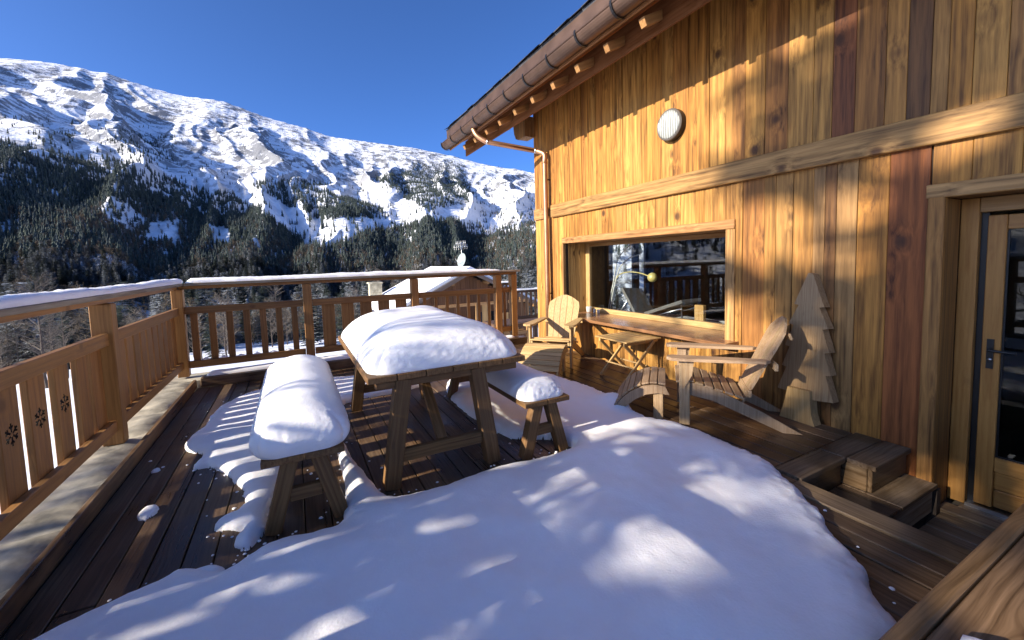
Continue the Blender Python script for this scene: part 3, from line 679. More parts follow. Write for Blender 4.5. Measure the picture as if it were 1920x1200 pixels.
box('trim_board', 4.030, 4.075, WY1, WY1+.030, WZ0, WZ1-.002, W_WALL, win, (.48, .26, .095), 'z', .006)
box('frame', XG, XG+.06, WY1-.10, WY1, .60, WZ1-.002, W_DOOR, win, (.50, .33, .14), 'z'); box('frame', XG, XG+.06, WY0, WY0+.05, .60, WZ1-.002, W_DOOR, win, (.50, .33, .14), 'z')
box('frame', XG-.008, XG+.06, WY0+.052, WY1-.102, .598, .672, W_DOOR, win, (.52, .35, .15), 'y'); box('frame', XG, XG+.06, WY0+.052, WY1-.102, WZ1-.06, WZ1-.003, W_DOOR, win, (.48, .30, .12), 'y')
slab('pane', [(XG+.026, XG+.032, WY0+.051, WY1-.101, .672, WZ1-.061)], GLASS, win)
# live-edge ledge under the window
n = 60; fy = np.linspace(2.69, 5.72, n); fx = 3.835 + .018*fbm(fy*1.6, fy*0+2, 3, 4) + .10*np.clip((fy-5.0)/.7, 0, 1)**2
V = []; F = []
for z in (.556, .598):
    for a, b in zip(fx, fy): V.append((a+(.012 if z < .58 else 0), b, z))
    for b in fy: V.append((XG-.009, b, z))
for i in range(n-1):
    F += [(i, i+1, 2*n+i+1, 2*n+i), (2*n+i, 2*n+i+1, 3*n+i+1, 3*n+i), (i+1, i, n+i, n+i+1), (n+i, 3*n+i, 3*n+i+1, n+i+1)]
F += [(0, 2*n, 3*n, n), (n-1, 2*n-1, 4*n-1, 3*n-1)]
W_LEDGE = wood('ledge_wood', .6, 1.1, .3, .22, 1.0, bump=.05, spec=.6)
W_LEDGE_M = Matrix.Rotation(R(-90), 4, 'X')
o = mesh('ledge', [W_LEDGE_M.inverted() @ Vector(v) for v in V], F, W_LEDGE, win, W_LEDGE_M, color=(.34, .175, .085))
# --- glazed door in its recess
DX, DY, DZ0, DZ1 = 4.34, 1.18, -.40, 1.85
door = box('door', DX, DX+.06, .955, 1.045, DZ0+.03, 1.72, W_DOOR, ch, (.44, .215, .055), 'z', .004)
box('stile', DX, DX+.06, .20, .29, DZ0+.03, 1.72, W_DOOR, door, (.44, .22, .06), 'z'); box('top_rail', DX+.001, DX+.059, .292, .953, 1.62, 1.718, W_DOOR, door, (.42, .21, .06), 'y')
box('kick_rail', DX+.001, DX+.059, .292, .953, -.10, .0, W_DOOR, door, (.45, .225, .06), 'y')
for i in range(2): box('kick_panel', DX+.010, DX+.05, .292, .953, -.365+.133*i, -.235+.133*i, W_DOOR, door, jit((.42, .205, .055)), 'y', .008)
slab('glass_pane', [(DX+.026, DX+.034, .293, .952, .001, 1.619)], DGLASS, door)
slab('weather_seal', [(DX+.02, DX+.05, .944, .9549, .002, 1.61), (DX+.02, DX+.05, .30, .944, .0011, .010)], BLACK, door)
hp = slab('handle_plate', [(DX-.010, DX+.001, .984, 1.018, .64, .85)], BLACK, door)
tube('handle', smooth_path([(DX-.008, 1.0, .775), (DX-.05, 1.0, .775), (DX-.055, .985, .775), (DX-.055, .87, .772)], 4), .0095, BLACK, door)
tube('keyhole', [(DX-.012, 1.0, .705), (DX-.016, 1.0, .705)], .012, STEEL, door)
fr = box('door_frame', DX-.02, DX+.06, 1.085, 1.178, DZ0, DZ1-.002, W_DOOR, ch, (.44, .22, .06), 'z')
slab('gap_strip', [(DX+.03, DX+.06, 1.046, 1.084, DZ0+.02, 1.80)], BLACK, fr)  # black strip filling the gap between frame and door leaf
box('head', DX-.02, DX+.06, .10, 1.083, 1.745, DZ1-.003, W_DOOR, fr, (.42, .24, .09), 'y'); box('jamb', DX-.02, DX+.06, .07, .165, DZ0, 1.74, W_DOOR, fr, (.46, .27, .1), 'z')
slab('threshold', [(DX-.03, DX+.07, .17, 1.08, DZ0-.02, DZ0+.022)], STEEL, fr)
dt = box('door_trim', 4.022, 4.078, 1.178, 1.268, -.42, DZ1+.09, W_WALL, ch, (.44, .21, .055), 'z', .006); WM['door_surround'] = WM[dt.name]; dt.name = 'door_surround'
box('trim_board', 4.020, 4.078, .02, 1.278, DZ1+.002, DZ1+.10, W_WALL, dt, (.50, .28, .10), 'y', .006)
box('reveal_board', 4.08, DX-.021, 1.18, 1.21, -.42, DZ1, W_WALL, dt, (.30, .145, .042), 'z'); box('reveal_board', 4.08, DX-.021, .02, 1.179, DZ1+.001, DZ1+.03, W_WALL, dt, (.30, .145, .042), 'y')
box('reveal_board', 4.08, DX-.021, .0, .03, -.42, DZ1, W_WALL, dt, (.30, .145, .042), 'z')
# --- roof, rafters, gutter, downpipe
GX, GZ, GR, GY1 = 2.95, 3.925, .105, 8.33
SLOPE = .5
roof = mesh('roof', [(x, y, z) for y in (-3.0, 8.32) for x, z in ((2.955, 4.205), (8.5, 4.205+SLOPE*5.545), (8.5, 4.10+SLOPE*5.545), (2.99, 4.06))], [(0, 3, 2, 1), (4, 5, 6, 7), (0, 1, 5, 4), (1, 2, 6, 5), (2, 3, 7, 6), (3, 0, 4, 7)], SLATE, ch)
rs = random.Random(8); y = -2.9
while y < 8.28:
    w = rs.uniform(.22, .34); e = min(y+w, 8.32); dz = rs.uniform(0, .012)
    o = mesh('slate_tile', [(2.925-rs.uniform(0, .02), y+.004, 4.196+dz), (2.925-rs.uniform(0, .02), e-.004, 4.196+dz), (3.35, e-.004, 4.408), (3.35, y+.004, 4.408), (2.93, y+.004, 4.214+dz), (2.93, e-.004, 4.214+dz), (3.35, e-.004, 4.424), (3.35, y+.004, 4.424)], [(0, 3, 2, 1), (4, 5, 6, 7), (0, 1, 5, 4), (2, 3, 7, 6), (1, 2, 6, 5), (0, 4, 7, 3)], SLATE, roof); y = e
slab('drip_edge', [(2.962, 2.985, -3, 8.31, 3.93, 4.19)], COPPER, roof)
WS = (.30, .135, .05); W_SOF = wood('soffit_wood', .6, 1.1, .4, .85, 1.2, bump=.1, spec=.05)
nb = 9
for i in range(nb):                                     # soffit boards following the slope
    a, b = 3.02+(4.06-3.02)*i/nb, 3.02+(4.06-3.02)*(i+1)/nb; f = lambda x: 3.80+SLOPE*(x-3.02)
    timber('soffit_board', roof, ((a+b)/2, -3, f((a+b)/2)+.075), ((a+b)/2, 8.30, f((a+b)/2)+.075), (b-a)*1.11, .022, W_SOF, (1, 0, SLOPE), jit(WS), .003)
box('fascia_board', 3.005, 3.030, -3, 8.30, 3.80, 4.04, W_RAIL, roof, (.33, .15, .055), 'y')
y = 7.94
ry = [7.94, 7.42, 6.90, 6.385, 5.68, 5.16, 4.645, 4.13, 3.605, 3.075]
ry = [5.665+.5195*k for k in range(-16, 5)]
for y in ry:
    timber('rafter', roof, (3.105, y, 3.735), (4.10, y, 3.735+SLOPE*.995), .072, .09, W_RAIL, (0, 1, 0), jit((.44, .23, .085)), .004)
box('eave_board', 3.335, 3.362, -3, 8.25, 3.700, 4.0, W_SOF, roof, (.20, .085, .035), 'y')
gut = []
ga = [math.pi + math.pi*k/12 for k in range(13)]
V = []; F = []
for y in (-3.0, GY1):
    V += [(GX+GR*math.cos(a), y, GZ+GR*math.sin(a)) for a in ga] + [(GX+(GR-.006)*math.cos(a), y, GZ+(GR-.006)*math.sin(a)) for a in ga]
k = 13
for i in range(12): F += [(i, i+1, 2*k+i+1, 2*k+i), (k+i+1, k+i, 3*k+i, 3*k+i+1), (i, k+i, k+i+1, i+1), (2*k+i, 2*k+i+1, 3*k+i+1, 3*k+i)]
F += [(0, 2*k, 3*k, k), (12, k+12, 3*k+12, 2*k+12), tuple(range(2*k, 3*k))]
gutter = mesh('gutter', V, F, COPPER, ch, smooth=False)
tube('rim', [(GX-GR, -3, GZ), (GX-GR, GY1, GZ)], .011, COPPER, gutter, 8)
for y in [3.78+.572*k*1.0 for k in range(-12, 9)]:
    if y > GY1: y = GY1-.01
    pth = [(GX+GR*1.09*math.cos(a), y, GZ+GR*1.09*math.sin(a)) for a in [math.pi*.93+math.pi*1.07*k/14 for k in range(15)]] + [(2.995, y, GZ+.10)]
    V = []; F = []
    for (px_, py_, pz_) in pth:
        d = Vector((px_-GX, 0, pz_-GZ)).normalized(); V += [(px_, py_-.014, pz_), (px_, py_+.014, pz_), (px_+d.x*.006, py_+.014, pz_+d.z*.006), (px_+d.x*.006, py_-.014, pz_+d.z*.006)]
    for i in range(len(pth)-1):
        for q in range(4): F.append((i*4+q, i*4+(q+1) % 4, i*4+4+(q+1) % 4, i*4+4+q))
    F += [(3, 2, 1, 0), tuple(len(V)-4+q for q in range(4))]
    mesh('gutter_hook', V, F, BLACK, gutter)
A = on(886, 238, 0, GX); B = on(894, 254, 0, 2.99); C_ = on(912, 266, 0, 3.12); D = on(1006, 283, 0, 3.90); E_ = on(1021, 290, 0, 3.965)
pipe_pts = smooth_path([A + Vector((0, 0, .05)), A, B, C_], 5) + smooth_path([D, D.lerp(E_, .55)+Vector((0, 0, .012)), E_, Vector((E_.x, E_.y, E_.z-.10))], 5) + [Vector((E_.x, E_.y, 1.0)), Vector((E_.x, E_.y, .03))]
pipe = tube('downpipe', pipe_pts, .043, PIPE, ch, 14)
for p, q in ((C_, D), (D, C_)):
    d = (q-p).normalized(); tube('collar', [p+d*.0, p+d*.035], .048, STEEL, pipe, 14)
tube('collar', [(E_.x, E_.y, 3.16), (E_.x, E_.y, 3.20)], .048, PIPE, pipe, 14)
slab('bracket', [(E_.x, 4.06, E_.y-.012, E_.y+.012, 2.88, 2.90), (E_.x, 4.06, E_.y-.012, E_.y+.012, .9, .92)], BLACK, pipe)
prism('purlin', [(6.67, 3.74), (6.93, 3.74), (7.02, 3.78), (7.08, 3.88), (7.10, 3.98), (7.10, 4.10), (6.67, 4.10)], -.0, .20, W_WALL, ch, Matrix.Translation((4.06, 0, 0)) @ Matrix.Rotation(R(90), 4, 'Z'), (.40, .22, .085))
# --- room seen through the panes
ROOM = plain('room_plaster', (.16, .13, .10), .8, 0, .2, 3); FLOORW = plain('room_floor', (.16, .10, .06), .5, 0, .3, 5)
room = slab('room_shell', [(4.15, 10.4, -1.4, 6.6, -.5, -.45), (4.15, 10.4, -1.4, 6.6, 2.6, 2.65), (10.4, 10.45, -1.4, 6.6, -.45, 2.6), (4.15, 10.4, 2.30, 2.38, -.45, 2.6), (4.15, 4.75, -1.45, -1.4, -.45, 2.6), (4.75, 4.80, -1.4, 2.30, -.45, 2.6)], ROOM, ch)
gw = box('gable_window', 5.75, 6.80, 6.60, 6.66, .30, .36, W_DOOR, ch, (.05, .035, .03), 'x')
for x in (5.75, 6.38, 6.73): box('frame', x, x+.07+(.1 if x == 6.38 else 0), 6.60, 6.66, .362, 1.89, W_DOOR, gw, (.05, .035, .03), 'z')
box('frame', 5.75, 6.80, 6.60, 6.66, 1.892, 1.95, W_DOOR, gw, (.05, .035, .03), 'x'); slab('pane', [(5.82, 6.73, 6.63, 6.636, .361, 1.891)], GLASS, gw)

# wall lamp
wlr = empty('wall_lamp', (4.06, 3.53, 3.03), 'round bulkhead lamp with ribbed white glass high on the plank wall', 'lamp')
def disc(name, x0, x1, r, mat, parent, cy, cz, n=40, r1=None, dome=0):
    V = []; F = []; rings = [(x0, r)] + ([(x1, r1 or r)] if not dome else [(x0-dome*math.sin(t*math.pi/2)*1.0, r*math.cos(t*math.pi/2)) for t in (.2, .4, .6, .8, .95)])
    for x, q in rings: V += [(x, cy+q*math.cos(6.2832*k/n), cz+q*math.sin(6.2832*k/n)) for k in range(n)]
    for i in range(len(rings)-1):
        for k in range(n): F.append((i*n+k, i*n+(k+1) % n, (i+1)*n+(k+1) % n, (i+1)*n+k))
    F += [tuple(range(n-1, -1, -1)), tuple((len(rings)-1)*n+k for k in range(n))]
    return mesh(name, V, F, mat, parent, smooth=bool(dome))
disc('housing', 4.056, 3.985, .180, BLACK, wlr, 3.53, 3.03); disc('rim', 3.984, 3.972, .180, plain('lamp_rim', (.10, .085, .07), .5), wlr, 3.53, 3.03, r1=.170)
mg, n_, l_, p_ = new_mat('ribbed_glass'); tcx = N(n_, 'ShaderNodeNewGeometry'); wv = N(n_, 'ShaderNodeTexWave', wave_type='BANDS', bands_direction='Y'); wv.inputs['Scale'].default_value = 9; l_.new(tcx.outputs['Position'], wv.inputs['Vector'])
wv.inputs['Distortion'].default_value = .4
l_.new(ramp(n_, l_, wv.outputs[0], [(.25, (.24, .25, .235)), (.75, (.36, .365, .34))]), p_.inputs['Base Color']); p_.inputs['Roughness'].default_value = .25
bpn = N(n_, 'ShaderNodeBump'); bpn.inputs['Distance'].default_value = .01; l_.new(wv.outputs[0], bpn.inputs['Height']); l_.new(bpn.outputs[0], p_.inputs['Normal'])
disc('diffuser', 3.9715, 3.95, .160, mg, wlr, 3.53, 3.03, dome=.014)

# ================================================================== furniture on the deck
FC = (.30, .155, .055)
def fc(): return jit(FC, .1)
def bench(cx, y0, y1, w, h, label, name='bench', top_t=.038, leg=.085, splay=.055, plank_n=2, inset=.08, brace=False):
    t = empty(name, (cx, (y0+y1)/2, 0), label, 'bench' if name == 'bench' else 'table', 'timber benches' if name == 'bench' else None)
    pw = w/plank_n
    for i in range(plank_n): box('top_board', cx-w/2+pw*i+.002, cx-w/2+pw*(i+1)-.002, y0, y1, h-top_t, h, W_FURN, t, fc(), 'y', .005)
    for ye in (y0+inset, y1-inset):
        for s in (-1, 1):
            xb = cx+s*(w/2-leg*.5+(splay-.045)); xt = cx+s*(w/2-leg*.5-.10)
            if brace: xb = cx-.07+s*.375; xt = cx-.07+s*.265
            timber('leg', t, (xb, ye, 0.003), (xt, ye, h-top_t-.002), leg, leg*.95, W_FURN, (1, 0, 0), fc(), .005)
        zs = .20 if not brace else .21
        f = zs/(h-top_t); hw = ((w/2-leg*.5+(splay-.045))*(1-f)+(w/2-leg*.5-.10)*f if not brace else .375*(1-f)+.265*f)-leg*.5; sx = -.07 if brace else 0
        timber('stretcher', t, (cx+sx-hw, ye, zs), (cx+sx+hw, ye, zs), .075 if not brace else .085, .045, W_FURN, (0, 0, 1), fc(), .004)
        box('cross_bearer', cx-w/2+.06, cx+w/2-.06, ye-.035, ye+.035, h-top_t-.055, h-top_t-.002, W_FURN, t, fc(), 'x') if brace else None
    if brace:
        m_ = (y0+y1)/2
        for a, b in ((y0+inset+.03, m_-.22), (y1-inset-.03, m_+.22)): timber('brace', t, (cx-.07, a, .24), (cx-.07, b, h-top_t-.005), .07, .045, W_FURN, (1, 0, 0), fc())
        box('centre_bearer', cx-.105, cx-.035, y0+inset+.05, y1-inset-.05, h-top_t-.075, h-top_t-.057, W_FURN, t, fc(), 'y')
    return t
TB = bench(.947, 2.71, 4.60, 1.15, .785, 'large timber trestle table under a thick cushion of snow', 'trestle_table', .042, .105, .03, 6, .075, True)
B1 = bench(-.005, 2.57, 4.42, .43, .45, 'timber bench with deep snow beside the left railing, long side to the table')
B2 = bench(1.645, 2.60, 4.42, .40, .45, 'timber bench between the snowy table and the chairs, thinner snow on it')

def adirondack(loc, ang, label, tone):
    """origin on the floor midway between the front legs; local -y is where the sitter faces, +y the back."""
    t = empty('adirondack_chair', loc, label, 'chair', 'wooden lounge chairs', ang); L = local(t); Rm = WM[t.name].to_3x3()
    c = lambda: jit(tone, .1)
    def bar(name, p0, p1, w, th, side): return timber(name, t, L(p0), L(p1), w, th, W_CHAIR, Rm @ Vector(side), c(), .005)
    for s in (-1, 1):
        bar('leg', (s*.295, 0, .003), (s*.295, 0, .585), .025, .088, (1, 0, 0))
        # sloping side rail from front of the seat down to the floor behind
        prism('side_rail', [(-.05, .285), (-.04, .37), (.10, .378), (.32, .30), (.60, .168), (.84, .035), (.90, .003), (.76, .003), (.50, .115), (.22, .235)], s*.265-.012, s*.265+.012, W_CHAIR, t, WM[t.name] @ Matrix.Rotation(R(90), 4, 'Z') @ Matrix.Scale(-1, 4, (0, 1, 0)), c())
        # arm, paddle shaped
        o = [(-.14, -.03), (-.15, .03), (-.11, .085), (.0, .095), (.30, .075), (.62, .045), (.66, .0), (.62, -.035), (.20, -.05), (-.10, -.055)]
        V = [(s*(.275+b), a, .586) for a, b in o] + [(s*(.275+b), a, .612) for a, b in o]; n = len(o)
        F = [tuple(range(n)), tuple(range(2*n-1, n-1, -1))] + [(i, n+i, n+(i+1) % n, (i+1) % n) for i in range(n)]
        gm = Matrix.Rotation(R(-90), 4, 'X'); mesh('arm', [gm.inverted() @ Vector(v) for v in V], F, W_CHAIR, t, WM[t.name] @ gm, color=c())
        prism('arm_bracket', [(.0, .58), (.075, .58), (.06, .46), (.0, .34)], s*.310-.011, s*.310+.011, W_CHAIR, t, WM[t.name] @ Matrix.Rotation(R(90), 4, 'Z') @ Matrix.Scale(-1, 4, (0, 1, 0)), c())
    for i in range(7):
        y = -.035+.078*i; z = .392-.30*max(0, y-.05)*.95 - (0 if y > 0 else .01)
        bar('seat_slat', (-.285, y, z), (.285, y, z), .068, .020, (0, 1, -.3 if y > .05 else 0))
    # fan back: five tapered boards under a rounded outline
    bx = [-.235, -.142, -.048, .048, .142, .235]; lean = .44
    for i in range(5):
        a0, a1 = bx[i]+.003, bx[i+1]-.003; n = 10; up = []; V = []
        def width(s): return .80+.36*s-.0*s if s < .72 else (.80+.36*.72)*math.sqrt(max(0.0, 1-((s-.72)/.30)**2*.55))
        H = .82
        def topz(x): return H - .14*(abs(x)/.25)**2.2
        ss = np.linspace(0, 1, n); left = []; right = []
        for s in ss:
            for a, lst in ((a0, left), (a1, right)):
                z = s*topz(a*1.0); k = width(z/H); lst.append((a*k, z))
        out = left+right[::-1]; m = len(out)
        f = lambda x, z, d: (x, .46+z*math.sin(lean)+d*math.cos(lean), .205+z*math.cos(lean)-d*math.sin(lean))
        V = [f(x, z, 0) for x, z in out]+[f(x, z, .020) for x, z in out]; F = []
        for q in range(n-1): F += [(q, m-1-q, m-2-q, q+1), (m+q, m+q+1, 2*m-2-q, 2*m-1-q)]
        F += [(q, (q+1) % m, m+(q+1) % m, m+q) for q in range(m)]
        mesh('back_slat', V, F, W_CHAIR, t, WM[t.name], color=c())
    bar('back_batten', (-.30, .70, .555), (.30, .70, .555), .03, .06, (0, 1, 0)); bar('back_batten', (-.24, .52, .30), (.24, .52, .30), .03, .06, (0, 1, 0)); bar('back_batten', (-.22, .815, .80), (.22, .815, .80), .022, .055, (0, 1, .4))
    return t
def footstool(loc, ang, label, tone):
    t = empty('footstool', loc, label, 'footstool', 'slatted footstools', ang); L = local(t); Rm = WM[t.name].to_3x3(); c = lambda: jit(tone, .1)
    prof = [(0, .345), (.10, .355), (.20, .335), (.30, .28), (.38, .21), (.44, .13), (.48, .04)]
    for s in (-1, 1):
        prism('side_rail', [(-a, z-.02) for a, z in prof]+[(-(a-.035), max(.003, z-.095)) for a, z in prof[::-1]], s*.262-.012, s*.262+.012, W_CHAIR, t, WM[t.name] @ Matrix.Rotation(R(90), 4, 'Z') @ Matrix.Scale(-1, 4, (0, 1, 0)), c())
        timber('leg', t, L((s*.236, -.06, .003)), L((s*.236, -.06, .32)), .024, .085, W_CHAIR, Rm @ Vector((1, 0, 0)), c())
    sp = smooth_path([Vector((0, -a, z)) for a, z in prof], 3)
    d = 0; last = sp[0]
    acc = [0]
    for a, b in zip(sp[:-1], sp[1:]): acc.append(acc[-1]+(b-a).length)
    k = .03
    while k < acc[-1]-.03:
        j = max(i for i in range(len(acc)) if acc[i] <= k); q = sp[j].lerp(sp[min(j+1, len(sp)-1)], (k-acc[j])/max(1e-6, (acc[min(j+1, len(sp)-1)]-acc[j]))); tg = (sp[min(j+1, len(sp)-1)]-sp[max(j-1, 0)]).normalized()
        timber('slat', t, L((-.28, q.y, q.z)), L((.28, q.y, q.z)), .064, .018, W_CHAIR, Rm @ tg, c(), .004); k += .072
    return t
CR = (.46, .315, .185); CL = (.60, .40, .18)
angR = math.atan2(.74, .67)-math.pi/2 + math.pi/2   # placeholder, set below
def ang_from_back(bx, by): return math.atan2(by, bx)-math.pi/2
aR = ang_from_back(.67, -.74); aL = ang_from_back(.77, .64)
adirondack((3.22, 2.69, .004), aR, 'weathered slatted lounge chair facing the valley in front of the wooden fir tree', CR)
footstool((3.22-.67*.16, 2.69+.74*.16, .004), aR, 'curved slatted footstool half buried in snow before the weathered chair', CR)
adirondack((3.13, 4.85, .004), aL, 'pale slatted lounge chair by the window corner, facing the deck', CL)
footstool((3.13-.77*.12, 4.85-.64*.12, .004), aL, 'curved slatted footstool pushed against the pale chair', CL)
# folding side table
t = empty('side_table', (3.70, 3.95, 0), 'small folding slatted table with crossed legs under the window ledge', 'table')
for i in range(6): box('top_slat', 3.42+.096*i, 3.42+.096*i+.091, 3.66, 4.24, .484, .503, W_CHAIR, t, jit((.62, .40, .16), .06), 'y')
for y in (3.72, 4.16):
    box('apron', 3.43, 3.985, y-.012, y+.012, .445, .482, W_CHAIR, t, jit((.6, .39, .16)), 'x')
    for a, b, dy in ((3.42, 3.90, -.024), (3.92, 3.46, .026)): timber('leg', t, (a, y+dy, .004), (b, y+dy, .46), .04, .022, W_CHAIR, (1, 0, 0), jit((.58, .38, .16)))
for x in (3.56, 3.80): tube('stretcher', [(x, 3.70, .16), (x, 4.19, .16)], .011, W_CHAIR, t, 8, color=(.5, .33, .15))
# wooden fir tree leaning against the wall
wt = empty('wooden_fir', (3.95, 2.0, 0), 'thick sawn wooden fir tree with stepped edges standing on a block by the wall', 'decoration')
half = [(.02, 1.32), (.125, 1.04), (.085, 1.035), (.165, .86), (.12, .85), (.185, .66), (.145, .65), (.205, .47), (.165, .46), (.235, .25)]
outl = [(-x, z) for x, z in half] + [(-.05, .235), (.06, .215)] + [(x*.98, z-.01) for x, z in half[::-1]]
Mt = Matrix.Translation((3.965, 1.99, .0)) @ Matrix.Rotation(R(-90-3), 4, 'Z') @ Matrix.Rotation(R(-3.0), 4, 'X')
prism('fir_panel', outl, -.055, .030, W_CHAIR, wt, Mt, (.42, .27, .135))
prism('trunk_block', [(-.17, .004), (.13, .004), (.10, .10), (.085, .30), (-.10, .30), (-.13, .14)], -.07, .03, W_CHAIR, wt, Matrix.Translation((3.955, 2.01, 0)) @ Matrix.Rotation(R(-90-3), 4, 'Z'), (.52, .34, .15))
# low box with plank lid beside the entry, close to the camera
bxr = empty('storage_box', (2.8, .3, 0), 'low timber box with a plank lid beside the sunken entry', 'box')
box('lid_batten', 1.45, 4.0, .505, .566, .20, .278, W_WALL, bxr, (.33, .19, .085), 'x', .010)
for i in range(2): box('lid_plank', 1.46, 4.0, .05+.227*i, .272+.227*i, .225, .262, W_WALL, bxr, jit((.30, .175, .09)), 'x')
box('side_board', 1.48, 3.98, .47, .50, -.40, .223, W_WALL, bxr, (.22, .125, .06), 'x'); box('side_board', 1.48, 1.52, .06, .468, .03, .223, W_WALL, bxr, (.22, .125, .06), 'y')

# ================================================================== things indoors behind the panes
fl = empty('floor_lamp', (5.0, 5.9, -.45), 'arching floor lamp with brass globe behind the picture window', 'lamp')
px_ = lambda x, y, X=5.0: on(x, y, 0, X)
tube('stem', smooth_path([px_(1139, 640), px_(1141, 580), px_(1150, 530), px_(1157, 490), px_(1170, 470), px_(1188, 454)], 5), .010, PALE, fl, 8)
tube('stem', smooth_path([px_(1141, 640), px_(1144, 580), px_(1153, 532), px_(1162, 503), px_(1178, 485), px_(1198, 478)], 5), .010, PALE, fl, 8)
tube('arm', smooth_path([px_(1153, 526), px_(1163, 514), px_(1180, 510), px_(1200, 512), px_(1217, 518)], 5), .009, BRASS, fl, 8)
gp = px_(1223, 520); bmx = bmesh.new(); bmesh.ops.create_uvsphere(bmx, u_segments=24, v_segments=14, radius=.075); V = [tuple(v.co+gp) for v in bmx.verts]; F = [tuple(v.index for v in f.verts) for f in bmx.faces]; bmx.free()
mesh('globe', V, F, BRASS, fl, smooth=True)
b0 = px_(1140, 640); tube('base', [(b0.x, b0.y, -.448), (b0.x, b0.y, -.42)], .16, STEEL, fl, 20); tube('stem', [(b0.x, b0.y, -.42), b0], .012, STEEL, fl, 8)
LEATHER = plain('grey_leather', (.16, .15, .14), .5, 0, .15)
lc = empty('recliner_chair', (5.0, 4.6, -.45), 'steel framed reclining chair with grey pad behind the picture window', 'chair')
p0, p1, p2 = px_(1184, 541), px_(1211, 592), px_(1286, 572)
timber('back_pad', lc, p1, p0, .50, .045, LEATHER, (1, .2, 0)); 
for dx in (0, .35):
    v = Vector((dx, .08, 0)); tube('frame', [p1+v, p2+v+Vector((0, 0, .04))], .012, STEEL, lc, 8); tube('frame', [p1+v+Vector((0, 0, -.07)), p2+v+Vector((0, 0, -.06))], .012, STEEL, lc, 8); tube('leg', [px_(1186, 560)+v, px_(1165, 590)+v, (px_(1165, 590).x+dx, px_(1165, 590).y+.1, -.448)], .012, STEEL, lc, 8); tube('leg', [p2+v, (p2.x+dx, p2.y, -.448)], .012, STEEL, lc, 8)
timber('seat_pad', lc, p1+Vector((.17, .04, .02)), p2+Vector((.17, .04, .05)), .42, .05, LEATHER, (1, 0, 0))
WHITE = plain('white_cloth', (.75, .74, .70), .7, 0, .05)
tt = empty('indoor_table', (4.95, 3.8, -.45), 'pale topped table indoors behind the picture window', 'table')
slab('table_top', [(4.62, 5.25, 3.0, 4.35, .555, .585)], WHITE, tt)
for x, y in ((4.7, 3.1), (5.17, 3.1), (4.7, 4.25), (5.17, 4.25)): box('leg', x-.03, x+.03, y-.03, y+.03, -.449, .553, W_FURN, tt, (.3, .2, .12), 'z')
wb = box('wooden_holder', 4.84, 4.90, 3.72, 3.86, .592, .83, W_CHAIR, None, (.62, .38, .15), 'z'); tag(wb, 'upright wooden block on the pale indoor table', 'block')
bw = tube('plate', smooth_path([(4.87, 3.80, .586), (4.87, 3.80, .592), (4.87, 3.80, .600), (4.87, 3.80, .606)], 1), .2, WHITE, None, 28, radii=[.12, .20, .24, .245]); tag(bw, 'wide white plate on the pale indoor table', 'plate')
CG = plain('cup_glaze', (.45, .42, .38), .25)
for i, (y, r) in enumerate(((5.60, .05), (5.45, .026), (5.35, .026))):
    o = tube('cup', [(4.40, y, .5985), (4.40, y, .61), (4.40, y, .66+.03*(i == 0)), (4.40, y, .665+.03*(i == 0))], r, CG, None, 16, radii=[r*.7, r*.85, r, r*.96])
    tag(o, ['round pot on the window ledge beside the left jamb', 'small cup on the window ledge next to the pot', 'small cup on the window ledge, farther from the jamb'][i], ['pot', 'cup', 'cup'][i])

# ================================================================== snow
def seg_dist(px, py, poly):
    d = np.full(px.shape, 1e9)
    for (x0, y0), (x1, y1) in zip(poly, poly[1:]+poly[:1]):
        dx, dy = x1-x0, y1-y0; t = np.clip(((px-x0)*dx+(py-y0)*dy)/(dx*dx+dy*dy+1e-12), 0, 1); d = np.minimum(d, np.hypot(px-x0-t*dx, py-y0-t*dy))
    return np.where(inpoly(px, py, poly), d, -d)
def chaikin(p, k=2):
    for _ in range(k):
        q = []
        for (x0, y0), (x1, y1) in zip(p, p[1:]+p[:1]): q += [(.75*x0+.25*x1, .75*y0+.25*y1), (.25*x0+.75*x1, .25*y0+.75*y1)]
        p = q
    return p
def snow_sheet(name, poly, thick, edge, step, rough, label, bumps=(), base=.004, wav=.02, seed=0):
    poly = chaikin(poly); xs = [p[0] for p in poly]; ys = [p[1] for p in poly]
    X, Y = np.meshgrid(np.arange(min(xs)-.1, max(xs)+.1, step), np.arange(min(ys)-.1, max(ys)+.1, step))
    sd = seg_dist(X, Y, poly) + fbm(X*4+seed, Y*4, 3, 60)*rough*1.1 + fbm(X*16, Y*16+seed, 3, 61)*rough*(.4+.8*np.clip(X-1.6, 0, 1))
    q = np.clip(sd/edge, 0, 1); h = thick*np.sqrt(np.clip(1-(1-q)**2, 0, 1)) * (1+.5*fbm(X*1.3+seed, Y*1.3, 3, 62))
    h = h + q*wav*fbm(X*2.2, Y*2.2+seed, 4, 63)
    for bx, by, br, bh in bumps: h = h + bh*np.exp(-((X-bx)**2+(Y-by)**2)/br**2)*(q > 0)
    h = h + (q > 0)*(1-q)*fbm(X*26, Y*26+seed, 3, 66)*.012*np.clip(X-1.2, .15, 1)
    Z = base + np.maximum(h, 0); Z = np.where(sd > 0, Z, base-.012)
    gy_, gx_ = np.gradient(sd, step); gl = np.maximum(np.hypot(gx_, gy_), .5); mv = np.where(sd <= 0, np.clip(-sd, 0, step*1.3), 0)
    X = X + gx_/gl**2*mv; Y = Y + gy_/gl**2*mv
    ok = (sd > -step*1.2); keep = ok[:-1, :-1] & ok[1:, :-1] & ok[:-1, 1:] & ok[1:, 1:]
    o = grid_mesh(name, np.stack([X, Y, Z], -1), SNOW, None, keep=keep); return tag(o, label, 'snow', kind='stuff')
